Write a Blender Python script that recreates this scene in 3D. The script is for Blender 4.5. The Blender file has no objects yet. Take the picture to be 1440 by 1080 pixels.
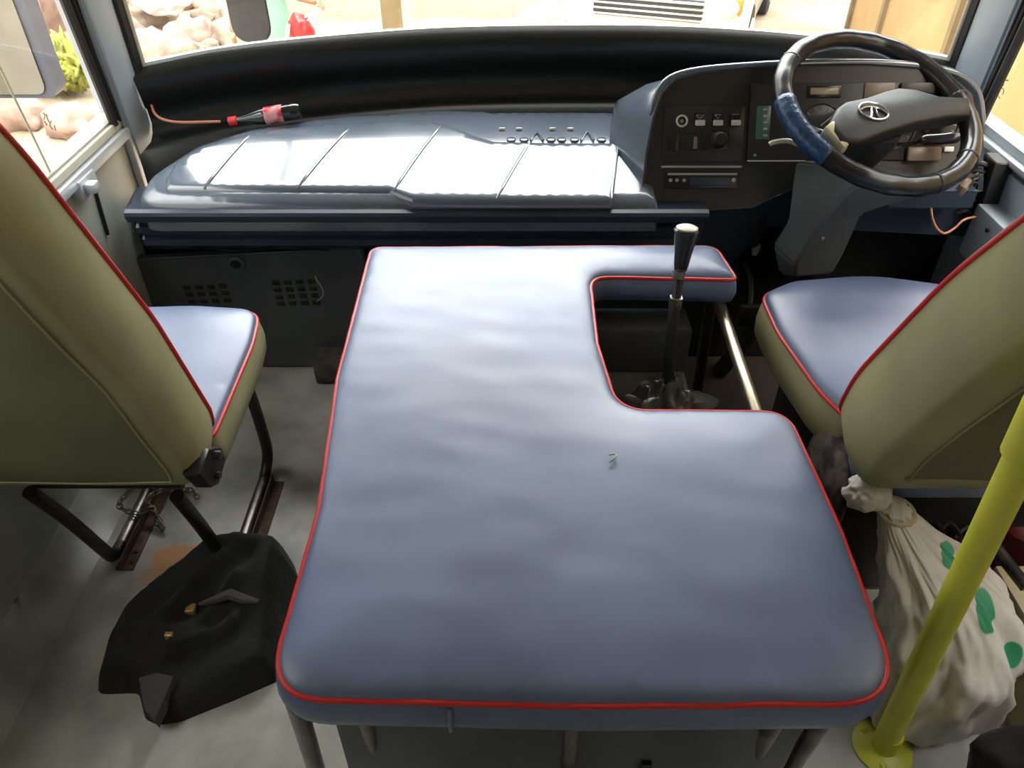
import bpy, bmesh, math, random
from mathutils import Vector, Matrix, noise
from mathutils.geometry import delaunay_2d_cdt
random.seed(7)
PI = math.pi
S = bpy.context.scene
C = S.collection
V = Vector
# ------------------------------------------------------------ camera, sky, sun, exposure
PITCH = math.radians(39); FPX = 1085.0; CH = 1.40
cd = bpy.data.cameras.new('camera'); cam = bpy.data.objects.new('camera', cd); C.objects.link(cam)
cam.location = (0, 0, CH); cam.rotation_euler = (PI/2 - PITCH, 0, 0)
cd.sensor_width = 36; cd.lens = 36*FPX/1440; cd.clip_start = .02; cd.clip_end = 300
S.camera = cam
W = bpy.data.worlds.new('sky'); S.world = W; W.use_nodes = True
nt = W.node_tree; nt.nodes.clear()
wo = nt.nodes.new('ShaderNodeOutputWorld'); bg = nt.nodes.new('ShaderNodeBackground')
sky = nt.nodes.new('ShaderNodeTexSky'); sky.sky_type = 'NISHITA'; sky.sun_disc = False
sky.sun_elevation = math.radians(50); sky.sun_rotation = math.radians(160); sky.dust_density = 4; sky.air_density = 1.3
# hazy bright region of the sky ahead of the bus, over the Nishita sky
geo = nt.nodes.new('ShaderNodeTexCoord'); dotn = nt.nodes.new('ShaderNodeVectorMath'); dotn.operation = 'DOT_PRODUCT'
gd = Vector((.10, .80, .60)).normalized(); dotn.inputs[1].default_value = gd
nt.links.new(geo.outputs['Generated'], dotn.inputs[0])
mr = nt.nodes.new('ShaderNodeMapRange'); mr.interpolation_type = 'SMOOTHSTEP'
mr.inputs[1].default_value = .72; mr.inputs[2].default_value = .97; mr.inputs[3].default_value = 2.0; mr.inputs[4].default_value = 12.0
nt.links.new(dotn.outputs['Value'], mr.inputs[0])
mulw = nt.nodes.new('ShaderNodeVectorMath'); mulw.operation = 'SCALE'; mulw.inputs['Scale'].default_value = .25
nt.links.new(sky.outputs[0], mulw.inputs[0])
mixw = nt.nodes.new('ShaderNodeMix'); mixw.data_type = 'RGBA'; mixw.inputs[0].default_value = .7
nt.links.new(mulw.outputs[0], mixw.inputs[6]); mixw.inputs[7].default_value = (1.0, .95, .85, 1)
sep = nt.nodes.new('ShaderNodeSeparateXYZ'); nt.links.new(geo.outputs['Generated'], sep.inputs[0])
mz = nt.nodes.new('ShaderNodeMapRange'); mz.interpolation_type = 'SMOOTHSTEP'
mz.inputs[1].default_value = .55; mz.inputs[2].default_value = .9; mz.inputs[3].default_value = 0; mz.inputs[4].default_value = 4.5
nt.links.new(sep.outputs['Z'], mz.inputs[0])
add = nt.nodes.new('ShaderNodeMath'); add.operation = 'ADD'; nt.links.new(mr.outputs[0], add.inputs[0]); nt.links.new(mz.outputs[0], add.inputs[1])
nt.links.new(mixw.outputs[2], bg.inputs[0]); nt.links.new(add.outputs[0], bg.inputs[1])
nt.links.new(bg.outputs[0], wo.inputs[0])
sd = bpy.data.lights.new('sun', 'SUN'); sun = bpy.data.objects.new('sun', sd); C.objects.link(sun)
sd.energy = 1.6; sd.angle = .01; sd.color = (1, .93, .82)
sun.rotation_euler = (math.radians(38), 0, math.radians(-3))
sun.location = (0, -6, 12)
S.view_settings.view_transform = 'Standard'; S.view_settings.look = 'None'
S.view_settings.gamma = 1; S.view_settings.use_curve_mapping = False
S.view_settings.exposure = .42

# ------------------------------------------------------------ measuring helper: photo pixel on a real plane -> metres
def ray(px, py):
    u = (px-720)/FPX; v = (540-py)/FPX; s, c = math.sin(PITCH), math.cos(PITCH)
    return V((u, c+v*s, -s+v*c))
def P(px, py, x=None, y=None, z=None):
    d = ray(px, py)
    t = (z-CH)/d.z if z is not None else (y/d.y if y is not None else x/d.x)
    return V((0, 0, CH)) + d*t
def PP(px, py, o, n):
    d = ray(px, py); t = (V(o)-V((0, 0, CH))).dot(V(n))/d.dot(V(n))
    return V((0, 0, CH)) + d*t

# ------------------------------------------------------------ materials
def mat(name, col, rough=.5, metal=0, var=.0, vscale=8, bump=0, bscale=30, col2=None, coat=0, spec=.5, detail=4, stretch=None, rvar=0, sheen=0, coatr=.03):
    m = bpy.data.materials.new(name); m.use_nodes = True; n = m.node_tree; b = n.nodes['Principled BSDF']
    b.inputs['Base Color'].default_value = (*col, 1); b.inputs['Roughness'].default_value = rough
    b.inputs['Metallic'].default_value = metal; b.inputs['Coat Weight'].default_value = coat
    b.inputs['Specular IOR Level'].default_value = spec; b.inputs['Coat Roughness'].default_value = coatr
    if sheen: b.inputs['Sheen Weight'].default_value = sheen
    tc = n.nodes.new('ShaderNodeTexCoord'); src = tc.outputs['Object']
    if stretch:
        mp = n.nodes.new('ShaderNodeMapping'); mp.inputs['Scale'].default_value = stretch
        n.links.new(src, mp.inputs[0]); src = mp.outputs[0]
    if var or col2 or rvar:
        t = n.nodes.new('ShaderNodeTexNoise'); t.inputs['Scale'].default_value = vscale; t.inputs['Detail'].default_value = detail
        n.links.new(src, t.inputs['Vector'])
        if var or col2:
            r = n.nodes.new('ShaderNodeValToRGB'); r.color_ramp.elements[0].position = .38; r.color_ramp.elements[1].position = .62
            c2 = col2 or tuple(c*(1-var) for c in col)
            r.color_ramp.elements[0].color = (*c2, 1); r.color_ramp.elements[1].color = (*col, 1)
            n.links.new(t.outputs[0], r.inputs[0]); n.links.new(r.outputs[0], b.inputs['Base Color'])
        if rvar:
            mr = n.nodes.new('ShaderNodeMapRange'); mr.inputs[1].default_value = .3; mr.inputs[2].default_value = .7
            mr.inputs[3].default_value = rough-rvar; mr.inputs[4].default_value = rough+rvar
            n.links.new(t.outputs[0], mr.inputs[0]); n.links.new(mr.outputs[0], b.inputs['Roughness'])
    if bump:
        t2 = n.nodes.new('ShaderNodeTexNoise'); t2.inputs['Scale'].default_value = bscale; t2.inputs['Detail'].default_value = 5
        bp = n.nodes.new('ShaderNodeBump'); bp.inputs['Strength'].default_value = bump; bp.inputs['Distance'].default_value = .01
        n.links.new(src, t2.inputs['Vector']); n.links.new(t2.outputs[0], bp.inputs['Height']); n.links.new(bp.outputs[0], b.inputs['Normal'])
    return m
def glassmat(name, tint, refl=.06):
    m = bpy.data.materials.new(name); m.use_nodes = True; n = m.node_tree; n.nodes.clear()
    o = n.nodes.new('ShaderNodeOutputMaterial'); mx = n.nodes.new('ShaderNodeMixShader')
    t = n.nodes.new('ShaderNodeBsdfTransparent'); g = n.nodes.new('ShaderNodeBsdfGlossy')
    t.inputs[0].default_value = (*tint, 1); g.inputs['Roughness'].default_value = .02; mx.inputs[0].default_value = refl
    n.links.new(t.outputs[0], mx.inputs[1]); n.links.new(g.outputs[0], mx.inputs[2]); n.links.new(mx.outputs[0], o.inputs[0])
    return m
M = dict(
 vinyl=mat('blue vinyl', (.115, .155, .28), .45, var=.18, vscale=5, bump=.05, bscale=14, rvar=.07, spec=.9, coat=.4, coatr=.42),
 olive=mat('olive vinyl', (.36, .34, .185), .5, var=.15, vscale=6, bump=.12, bscale=18, spec=.4),
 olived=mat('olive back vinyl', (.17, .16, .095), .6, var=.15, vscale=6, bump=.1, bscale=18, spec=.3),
 red=mat('red piping', (.62, .03, .03), .35),
 dash=mat('slate gloss plastic', (.10, .125, .16), .17, var=.1, vscale=4, bump=.015, bscale=20, rvar=.05, spec=.9, coat=.5),
 fascia=mat('dark slate plastic', (.028, .04, .062), .3, var=.1, vscale=6),
 trimblk=mat('black trim plastic', (.012, .014, .015), .32, bump=.02, bscale=12),
 blk=mat('matt black plastic', (.014, .015, .016), .5, bump=.05, bscale=60),
 blkg=mat('black gloss plastic', (.015, .015, .017), .22),
 face=mat('instrument black', (.02, .02, .02), .42, bump=.03, bscale=80),
 panel=mat('grey painted sheet', (.085, .095, .105), .35, var=.2, vscale=5, bump=.02, bscale=12, rvar=.06),
 body=mat('pale blue painted steel', (.36, .42, .47), .38, var=.08, vscale=6, bump=.015, bscale=20),
 door=mat('grey green door paint', (.40, .42, .36), .4, var=.1, vscale=6),
 lightmet=mat('light aluminium trim', (.62, .65, .67), .35, metal=.4, var=.1),
 rubber=mat('black rubber gasket', (.012, .012, .012), .5),
 seal=mat('pale window sealant', (.5, .48, .38), .5),
 steel=mat('worn brass steel tube', (.42, .36, .26), .28, metal=.9, var=.35, vscale=14),
 blktube=mat('black painted tube', (.015, .014, .013), .35, var=.2, vscale=20),
 weartube=mat('worn dark tube', (.22, .20, .18), .3, metal=.8, var=.6, vscale=16, bump=.05),
 rust=mat('rusty steel plate', (.16, .10, .06), .7, metal=.3, var=.5, vscale=25, bump=.2, bscale=60),
 tunnel=mat('dusty dark tunnel paint', (.13, .115, .10), .45, var=.4, vscale=10, bump=.05),
 boot=mat('crumpled black boot', (.10, .093, .08), .25, bump=.5, bscale=22, spec=.6),
 knob=mat('gear knob plastic', (.02, .025, .022), .25),
 ivory=mat('worn ivory cap', (.62, .58, .40), .35),
 yellow=mat('yellow powder coat', (.74, .72, .075), .38, var=.12, vscale=9, bump=.02),
 cloth=mat('black cloth', (.010, .0095, .009), .8, bump=.25, bscale=90, var=.3, vscale=10, sheen=.06),
 clothg=mat('grey lining cloth', (.08, .075, .08), .9, bump=.3, bscale=80),
 brass=mat('brass zip pull', (.75, .48, .18), .35, metal=.7),
 chain=mat('chain steel', (.34, .27, .21), .35, metal=.8, var=.4, vscale=60),
 brick=mat('grey brown stone', (.11, .095, .08), .9, var=.4, vscale=25, bump=.5, bscale=40),
 gum=mat('pale grey knob', (.35, .36, .35), .4),
 switch=mat('ivory switch tip', (.62, .62, .55), .4),
 ring=mat('pale ring', (.75, .72, .58), .3),
 green=mat('green tell tale glass', (.07, .14, .12), .2),
 beige=mat('beige sun faded plastic', (.24, .19, .15), .35),
 lcd=mat('display glass', (.35, .31, .22), .2),
 chrome=mat('chrome', (.8, .8, .8), .15, metal=1),
 dial=mat('dial face', (.05, .055, .055), .15),
 tape=mat('blue tape', (.015, .06, .16), .3, var=.5, vscale=50, bump=.3, bscale=80),
 redp=mat('red plastic', (.7, .02, .02), .3),
 redlab=mat('red label', (.55, .015, .03), .35, col2=(.75, .35, .35), vscale=45, detail=1),
 cola=mat('dark cola bottle', (.012, .016, .018), .06, spec=.9),
 white=mat('white car paint', (.85, .86, .85), .25, coat=.5),
 carglass=mat('dark car glass', (.04, .05, .06), .08),
 tyre=mat('tyre rubber', (.03, .03, .03), .8),
 grille=mat('grille dark', (.05, .055, .06), .35),
 orange=mat('orange lens', (.85, .25, .04), .2),
 lamp=mat('lamp lens', (.7, .72, .7), .12, spec=.8),
 ochre=mat('ochre painted sheet', (0.518, 0.338, 0.144), .7, var=.12, vscale=2, bump=.05, bscale=6),
 wallp=mat('pale plaster', (0.432, 0.403, 0.338), .85, var=.2, vscale=1.2, bump=.2, bscale=8),
 wood=mat('weathered post', (0.259, 0.194, 0.101), .8, var=.3, vscale=4),
 gsign=mat('green sign paint', (.03, .42, .22), .5),
 rock=mat('rubble stone', (0.360, 0.288, 0.223), .9, var=.5, vscale=5, bump=.8, bscale=14),
 rockp=mat('pinkish stone', (0.374, 0.259, 0.216), .9, var=.35, vscale=6, bump=.5, bscale=14),
 leaf=mat('yellow green leaves', (0.302, 0.331, 0.050), .6, var=.6, vscale=9, bump=.8, bscale=20),
 skin=mat('brown skin', (.34, .17, .10), .5),
 gcloth=mat('sea green cloth', (.20, .40, .30), .8, var=.15, vscale=6, bump=.2),
 wcloth=mat('cream sleeve', (.65, .62, .5), .8),
 hair=mat('black hair', (.01, .01, .01), .5),
 ycloth=mat('yellow ribbon', (.8, .7, .06), .6),
 mirrorb=mat('mirror housing grey', (.16, .15, .14), .5, var=.2, vscale=20),
 mirrorc=mat('slate mirror housing', (.075, .085, .12), .4),
 mglass=mat('dusty mirror glass', (.24, .25, .24), .22, metal=.75, var=.1, vscale=9),
 skinbox=mat('cream box', (.55, .47, .30), .7),
 maroon=mat('maroon plastic', (.14, .02, .02), .35),
 camo=mat('dark mottled cloth', (.12, .09, .07), .85, col2=(.02, .017, .015), vscale=26, detail=2, bump=.4, bscale=30),
 roof=mat('off white roof lining', (.42, .42, .39), .8),
 rearw=mat('grey rear lining', (.22, .22, .21), .8),
 wirec=mat('copper orange wire', (.55, .22, .13), .5),
 wireb=mat('brown loom tape', (.24, .16, .11), .7, var=.3, vscale=60),
 mark=mat('faint etched ink', (.40, .30, .20), .7),
 stitch=mat('pale thread', (.42, .42, .40), .8),
)
M['glass'] = glassmat('window glass', (.95, .97, .95), .05)
M['tint'] = glassmat('dusty sliding glass', (.80, .81, .76), .10)

def floor_tone():
    m = mat('grey vinyl floor', (.36, .365, .34), .35, bump=.08, bscale=25); n = m.node_tree; b = n.nodes['Principled BSDF']
    tc = n.nodes.new('ShaderNodeTexCoord')
    t = n.nodes.new('ShaderNodeTexNoise'); t.inputs['Scale'].default_value = 7; t.inputs['Detail'].default_value = 8; n.links.new(tc.outputs['Object'], t.inputs['Vector'])
    r = n.nodes.new('ShaderNodeValToRGB'); e = r.color_ramp.elements
    e[0].position = .33; e[0].color = (.34, .335, .30, 1); e[1].position = .6; e[1].color = (.58, .575, .52, 1)
    n.links.new(t.outputs[0], r.inputs[0])
    def blot(center, size, col, prev, sx=1, sy=1, hard=.25, amt=1.0):
        mp = n.nodes.new('ShaderNodeMapping'); mp.vector_type = 'TEXTURE'; mp.inputs['Location'].default_value = (*center, 0); mp.inputs['Scale'].default_value = (size*sx, size*sy, 1)
        wn = n.nodes.new('ShaderNodeTexNoise'); wn.inputs['Scale'].default_value = 18; n.links.new(tc.outputs['Object'], wn.inputs['Vector'])
        n.links.new(tc.outputs['Object'], mp.inputs[0])
        ln = n.nodes.new('ShaderNodeVectorMath'); ln.operation = 'LENGTH'; n.links.new(mp.outputs[0], ln.inputs[0])
        ad = n.nodes.new('ShaderNodeMath'); ad.operation = 'ADD'; n.links.new(ln.outputs['Value'], ad.inputs[0]); n.links.new(wn.outputs[0], ad.inputs[1])
        mr = n.nodes.new('ShaderNodeMapRange'); mr.inputs[1].default_value = 1.4-hard; mr.inputs[2].default_value = 1.4; mr.inputs[3].default_value = amt; mr.inputs[4].default_value = 0
        n.links.new(ad.outputs[0], mr.inputs[0])
        mx = n.nodes.new('ShaderNodeMix'); mx.data_type = 'RGBA'; n.links.new(mr.outputs[0], mx.inputs[0]); n.links.new(prev, mx.inputs[6]); mx.inputs[7].default_value = (*col, 1)
        return mx.outputs[2]
    p1 = P(245, 785, z=0); p2 = P(212, 812, z=0); p3 = P(40, 877, z=0)
    out = blot((p1.x, p1.y), .062, (.62, .27, .08), r.outputs[0], 1.15, .9, .35, .8)
    out = blot((p2.x, p2.y), .040, (.55, .27, .11), out, 1, 1.1, .35, .6)
    out = blot((p3.x, p3.y), .016, (.03, .03, .03), out, 1, 1.2, .2, 1)
    n.links.new(out, b.inputs['Base Color'])
    return m
M['floor'] = floor_tone()
def ground_mat():
    m = mat('sandy ground', (.40, .325, .235), .95, col2=(.28, .225, .16), vscale=1.6, bump=.7, bscale=5, detail=8); return m
M['ground'] = ground_mat()
def sack_mat():
    m = mat('white woven sack', (.80, .75, .68), .5, col2=(.58, .52, .45), vscale=6, bump=.35, bscale=16); n = m.node_tree; b = n.nodes['Principled BSDF']
    base = b.inputs['Base Color'].links[0].from_socket
    tc = n.nodes.new('ShaderNodeTexCoord'); prev = base
    for (c, s) in (SACK_GREEN):
        mp = n.nodes.new('ShaderNodeMapping'); mp.vector_type = 'TEXTURE'; mp.inputs['Location'].default_value = c; mp.inputs['Scale'].default_value = s
        n.links.new(tc.outputs['Object'], mp.inputs[0])
        ln = n.nodes.new('ShaderNodeVectorMath'); ln.operation = 'LENGTH'; n.links.new(mp.outputs[0], ln.inputs[0])
        mr = n.nodes.new('ShaderNodeMapRange'); mr.inputs[1].default_value = .9; mr.inputs[2].default_value = 1; mr.inputs[3].default_value = 1; mr.inputs[4].default_value = 0
        n.links.new(ln.outputs['Value'], mr.inputs[0])
        mx = n.nodes.new('ShaderNodeMix'); mx.data_type = 'RGBA'; n.links.new(mr.outputs[0], mx.inputs[0]); n.links.new(prev, mx.inputs[6]); mx.inputs[7].default_value = (.05, .34, .17, 1)
        prev = mx.outputs[2]
    n.links.new(prev, b.inputs['Base Color']); return m

# ------------------------------------------------------------ object helpers
def tag(o, label=None, cat=None, group=None, kind=None):
    if label: o['label'] = label
    if cat: o['category'] = cat
    if group: o['group'] = group
    if kind: o['kind'] = kind
    return o
def empty(name, loc, label, cat, group=None):
    o = bpy.data.objects.new(name, None); C.objects.link(o); o.location = loc; o.empty_display_size = .05
    return tag(o, label, cat, group)
def obj(name, bm, m, parent=None, smooth=True, angle=40):
    """bm is in world coordinates; it becomes one mesh object"""
    me = bpy.data.meshes.new(name); bmesh.ops.recalc_face_normals(bm, faces=bm.faces[:]); bm.to_mesh(me); bm.free()
    for mm in (m if isinstance(m, (list, tuple)) else [m]): me.materials.append(M[mm] if isinstance(mm, str) else mm)
    if smooth:
        me.shade_smooth()
        if angle < 180: me.set_sharp_from_angle(angle=math.radians(angle))
    o = bpy.data.objects.new(name, me); C.objects.link(o)
    if parent:
        o.parent = parent
        q = parent; off = V((0, 0, 0))
        while q: off += q.location; q = q.parent
        o.location = (0, 0, 0); me.transform(Matrix.Translation(-off))
    return o
def thing_mesh(name, bm, m, label, cat, group=None, **k):
    o = obj(name, bm, m, **k); return tag(o, label, cat, group)
def struct(name, bm, m, parent=None, **k):
    o = obj(name, bm, m, parent, **k)
    if not parent: o['kind'] = 'structure'
    return o
def BM(): return bmesh.new()
def box(bm, lo, hi, bev=0, mtx=None, seg=2):
    r = bmesh.ops.create_cube(bm, size=1); vs = r['verts']
    lo, hi = V(lo), V(hi)
    for v in vs: v.co = V((lo[i]+(v.co[i]+.5)*(hi[i]-lo[i]) for i in range(3)))
    if bev:
        es = list({e for v in vs for e in v.link_edges})
        r2 = bmesh.ops.bevel(bm, geom=es+vs, offset=bev, segments=seg, affect='EDGES', profile=.5)
        vs = list(set(vs) & set(bm.verts)) + [v for v in r2['verts']]
        vs = list({v for v in vs if v.is_valid})
    if mtx: bmesh.ops.transform(bm, matrix=mtx, verts=vs)
    return bm
def cr(pts, n=8, closed=False):
    pts = [V(p) for p in pts]; out = []; L = len(pts)
    rng = L if closed else L-1
    for i in range(rng):
        a = pts[(i-1) % L] if (closed or i > 0) else pts[0]*2-pts[1]
        b = pts[i]; c = pts[(i+1) % L]; d = pts[(i+2) % L] if (closed or i < L-2) else pts[-1]*2-pts[-2]
        for k in range(n):
            t = k/n
            out.append(.5*((2*b)+(c-a)*t+(2*a-5*b+4*c-d)*t*t+(3*b-a-3*c+d)*t**3))
    if not closed: out.append(pts[-1])
    return out
def tube(bm, pts, r, seg=10, closed=False, cap=True):
    """sweep along pts; r float or list"""
    pts = [V(p) for p in pts]; n = len(pts)
    rs = r if isinstance(r, (list, tuple)) else [r]*n
    tans = []
    for i in range(n):
        a = pts[(i-1) % n] if (closed or i > 0) else pts[i]; b = pts[(i+1) % n] if (closed or i < n-1) else pts[i]
        t = (b-a); tans.append(t.normalized() if t.length > 1e-9 else V((0, 0, 1)))
    up = V((0, 0, 1)) if abs(tans[0].z) < .9 else V((0, 1, 0))
    nrm = (up - tans[0]*up.dot(tans[0])).normalized(); rings = []
    for i in range(n):
        if i: nrm = (nrm - tans[i]*nrm.dot(tans[i])); nrm = nrm.normalized() if nrm.length > 1e-6 else V((1, 0, 0))
        bi = tans[i].cross(nrm)
        rings.append([bm.verts.new(pts[i]+(nrm*math.cos(2*PI*k/seg)+bi*math.sin(2*PI*k/seg))*rs[i]) for k in range(seg)])
    m = n if closed else n-1
    for i in range(m):
        A, B = rings[i], rings[(i+1) % n]
        sh = 0
        if closed and i == n-1:
            sh = min(range(seg), key=lambda s: sum((A[k].co-B[(k+s) % seg].co).length for k in range(seg)))
        for k in range(seg):
            bm.faces.new((A[k], A[(k+1) % seg], B[(k+1+sh) % seg], B[(k+sh) % seg]))
    if cap and not closed: bm.faces.new(rings[0]); bm.faces.new(rings[-1])
    return bm
def lathe(bm, prof, o=(0, 0, 0), axis=(0, 0, 1), seg=24):
    """prof [(r,h)] turned round axis"""
    ax = V(axis).normalized(); q = V((0, 0, 1)).rotation_difference(ax); o = V(o); rings = []
    for r, h in prof:
        rings.append([bm.verts.new(o+q @ V((max(r, 1e-5)*math.cos(2*PI*k/seg), max(r, 1e-5)*math.sin(2*PI*k/seg), h))) for k in range(seg)])
    for A, B in zip(rings, rings[1:]):
        for k in range(seg): bm.faces.new((A[k], A[(k+1) % seg], B[(k+1) % seg], B[k]))
    bm.faces.new(rings[0]); bm.faces.new(rings[-1]); return bm
def prism(bm, pts2, f0, f1):
    """outline pts2; f0/f1 map 2D -> 3D for both caps"""
    A = [bm.verts.new(f0(*p)) for p in pts2]; B = [bm.verts.new(f1(*p)) for p in pts2]; n = len(A)
    for i in range(n): bm.faces.new((A[i], A[(i+1) % n], B[(i+1) % n], B[i]))
    bm.faces.new(A); bm.faces.new(B); return bm
def roundpoly(pts, seg=6):
    """pts [(x,y,r)] -> rounded outline"""
    out = []; n = len(pts)
    for i in range(n):
        p = V(pts[i][:2]); r = pts[i][2] if len(pts[i]) > 2 else 0
        a = V(pts[i-1][:2]); b = V(pts[(i+1) % n][:2])
        if r <= 0: out.append(tuple(p)); continue
        da = (a-p).normalized(); db = (b-p).normalized()
        ang = da.angle(db); d = min(r/math.tan(ang/2), (a-p).length*.49, (b-p).length*.49)
        for k in range(seg+1):
            t = k/seg; q = (p+da*d)*(1-t)**2 + p*2*t*(1-t) + (p+db*d)*t*t; out.append(tuple(q))
    return out
def resample(poly, step):
    out = []; n = len(poly)
    for i in range(n):
        a = V(poly[i]); b = V(poly[(i+1) % n]); L = (b-a).length; k = max(1, int(round(L/step)))
        for j in range(k): out.append(tuple(a.lerp(b, j/k)))
    return out
def area(p): return .5*sum(p[i][0]*p[(i+1) % len(p)][1]-p[(i+1) % len(p)][0]*p[i][1] for i in range(len(p)))
def inset(poly, d):
    n = len(poly); out = []; s = 1 if area(poly) > 0 else -1
    for i in range(n):
        a = V(poly[i-1]); p = V(poly[i]); b = V(poly[(i+1) % n])
        t1 = (p-a).normalized(); t2 = (b-p).normalized(); t = (t1+t2)
        t = t.normalized() if t.length > 1e-6 else t1
        nn = V((-t.y, t.x))*s; out.append(tuple(p+nn*d))
    return out
def dist_edge(x, y, poly):
    best = 9; n = len(poly)
    for i in range(n):
        ax, ay = poly[i]; bx, by = poly[(i+1) % n]; dx, dy = bx-ax, by-ay; L = dx*dx+dy*dy
        t = 0 if L == 0 else max(0, min(1, ((x-ax)*dx+(y-ay)*dy)/L))
        d = (ax+dx*t-x)**2+(ay+dy*t-y)**2
        if d < best: best = d
    return math.sqrt(best)
def inside(x, y, poly):
    c = False; n = len(poly); j = n-1
    for i in range(n):
        xi, yi = poly[i]; xj, yj = poly[j]
        if (yi > y) != (yj > y) and x < (xj-xi)*(y-yi)/(yj-yi)+xi: c = not c
        j = i
    return c
def fillgrid(poly, step, rings=(.003, .007, .013)):
    xs = [p[0] for p in poly]; ys = [p[1] for p in poly]; pts = [V(p) for p in poly]; n = len(pts)
    for d_ in rings:
        pts += [V(q) for q in inset(poly, d_) if inside(q[0], q[1], poly) and dist_edge(q[0], q[1], poly) > d_*.9]
    lim = (rings[-1]+step*.35) if rings else step*.5
    x = min(xs)+step/2; row = 0
    while x < max(xs):
        y = min(ys)+step/2*(1+row % 2)
        while y < max(ys):
            if inside(x, y, poly) and dist_edge(x, y, poly) > lim: pts.append(V((x, y)))
            y += step
        x += step*.87; row += 1
    r = delaunay_2d_cdt(pts, [], [list(range(n))], 1, 1e-6)
    return r[0], r[2]
def cap_mesh(bm, poly, step, hfun, to3, mi=0):
    """domed filled surface: height hfun(x,y,d)"""
    vs, fs = fillgrid(poly, step)
    nv = [bm.verts.new(to3(v.x, v.y, hfun(v.x, v.y, dist_edge(v.x, v.y, poly)))) for v in vs]
    for f in fs:
        try: bm.faces.new([nv[i] for i in f]).material_index = mi
        except ValueError: pass
    return bm
def dome(r, puff, nz=.0, ns=6.0, reach=.12):
    def h(x, y, d):
        e = min(d/r, 1); a = r*math.sqrt(max(0, 1-(1-e)**2)) if r else 0
        b = puff*(1-(1-min(d/reach, 1))**2)
        k = nz*min(d/.04, 1)*(noise.noise(V((x*ns, y*ns, 1.3)))+.5*noise.noise(V((x*ns*2.3, y*ns*2.3, 5)))) if nz else 0
        return a+b+k
    return h
def side_mesh(bm, poly, rings, to3, mi=0):
    """rings [(outset, h)] joined; walls of a pad"""
    R = []
    for (o, h) in rings:
        q = inset(poly, -o) if o else poly
        R.append([bm.verts.new(to3(x, y, h)) for x, y in q])
    n = len(poly)
    for A, B in zip(R, R[1:]):
        for i in range(n): bm.faces.new((A[i], A[(i+1) % n], B[(i+1) % n], B[i])).material_index = mi
    return R

# ============================================================ BUS SHELL
XL, XR = -1.0, 1.17; YF = 2.15; ZS = .70; ZT = 1.52; ZC = 1.82; YB = -3.0
bm = BM(); box(bm, (XL-.05, YB, -.04), (XR+.05, 1.88, 0)); struct('floor', bm, 'floor', smooth=False)
bm = BM(); box(bm, (XL-.05, YB, ZC), (XR+.05, YF+.15, ZC+.05)); struct('ceiling', bm, 'roof', smooth=False)
bm = BM(); box(bm, (XL, YB-.05, 0), (XR, YB, ZC)); struct('wall_back', bm, 'rearw', smooth=False)
def side_wall(name, x0, x1, mt, yw):
    bm = BM(); box(bm, (x0, YB, -.3), (x1, YF-.02, ZS)); box(bm, (x0, YB, ZT), (x1, YF-.02, ZC))
    for a, b in ((-3.0, -2.5), (-1.9, .2)): box(bm, (x0, a, ZS), (x1, b, ZT))  # unseen window bays closed up to keep the rear of the cab dim
    return struct(name, bm, mt, smooth=False)
side_wall('wall_left', XL-.05, XL, 'door', 0); side_wall('wall_right', XR, XR+.05, 'body', 0)
# front bulkhead under the windscreen
bm = BM(); box(bm, (XL, 1.86, -.3), (XR, 1.90, .50)); struct('wall_front', bm, 'trimblk', smooth=False)
# header above windscreen
bm = BM(); box(bm, (XL, YF-.16, 1.50), (XR, YF+.02, ZC)); struct('trim_1', bm, 'roof', smooth=False)
# sill curve of the windscreen (measured along the bowed lower edge)
SILL = [(-.93, 2.03, .795), (-.75, 2.10, .812), (-.5, 2.15, .826), (-.2, 2.185, .838), (.1, 2.195, .842), (.4, 2.19, .842), (.7, 2.165, .832), (.95, 2.12, .815), (1.12, 2.07, .797)]
sill = cr(SILL, 6)
def up(p, h): return V((p.x + (.09-p.x)*.03*h, p.y - .10*h, p.z + h))
# windscreen glass
bm = BM(); NV = 6; rows = [[bm.verts.new(up(p, h*.72/NV)+V((0, .012, 0))) for p in sill] for h in range(NV+1)]
for A, B in zip(rows, rows[1:]):
    for i in range(len(A)-1): bm.faces.new((A[i], A[i+1], B[i+1], B[i]))
ws = struct('window_1', bm, 'glass')
bm = BM(); loop = [up(p, 0) for p in sill]; tube(bm, [p+V((0, .006, .002)) for p in loop], .009, 8); obj('sealant_bead', bm, 'lightmet', ws)
bm = BM()
for e, s in ((sill[0], -1), (sill[-1], 1)):
    tube(bm, [up(e, h*.12)+V((s*.004, 0, 0)) for h in range(7)], .006, 8)
obj('side_bead', bm, 'seal', ws)
bm = BM()
for e, s in ((sill[0], -1), (sill[-1], 1)):
    tube(bm, [up(e, h*.12-.05)+V((s*.026, -.008, 0)) for h in range(7)], .021, 8)
obj('gasket', bm, 'rubber', ws)
# dark moulded trim between the windscreen and the dashboard: concave panel
bm = BM(); prof = [(-.004, .0, 0), (-.03, -.018, 0), (-.022, -.05, 0), (-.012, -.095, 0), (-.004, -.10, 0), (.0, -.14, 0), (-.012, -.162, 0), (-.035, -.176, 0), (-.12, -.180, 0), (-.125, -.30, 0)]
rows = []
tsill = [sill[0]+V((-.022, -.012, -.003))]+sill+[sill[-1]+V((.022, -.012, -.003))]
for i, p in enumerate(tsill):
    rows.append([bm.verts.new(V((p.x, p.y+a, p.z+b))) for a, b, _ in prof])
for A, B in zip(rows, rows[1:]):
    for k in range(len(prof)-1): bm.faces.new((A[k], B[k], B[k+1], A[k+1]))
tr = struct('trim_2', bm, 'trimblk', angle=180)
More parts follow.
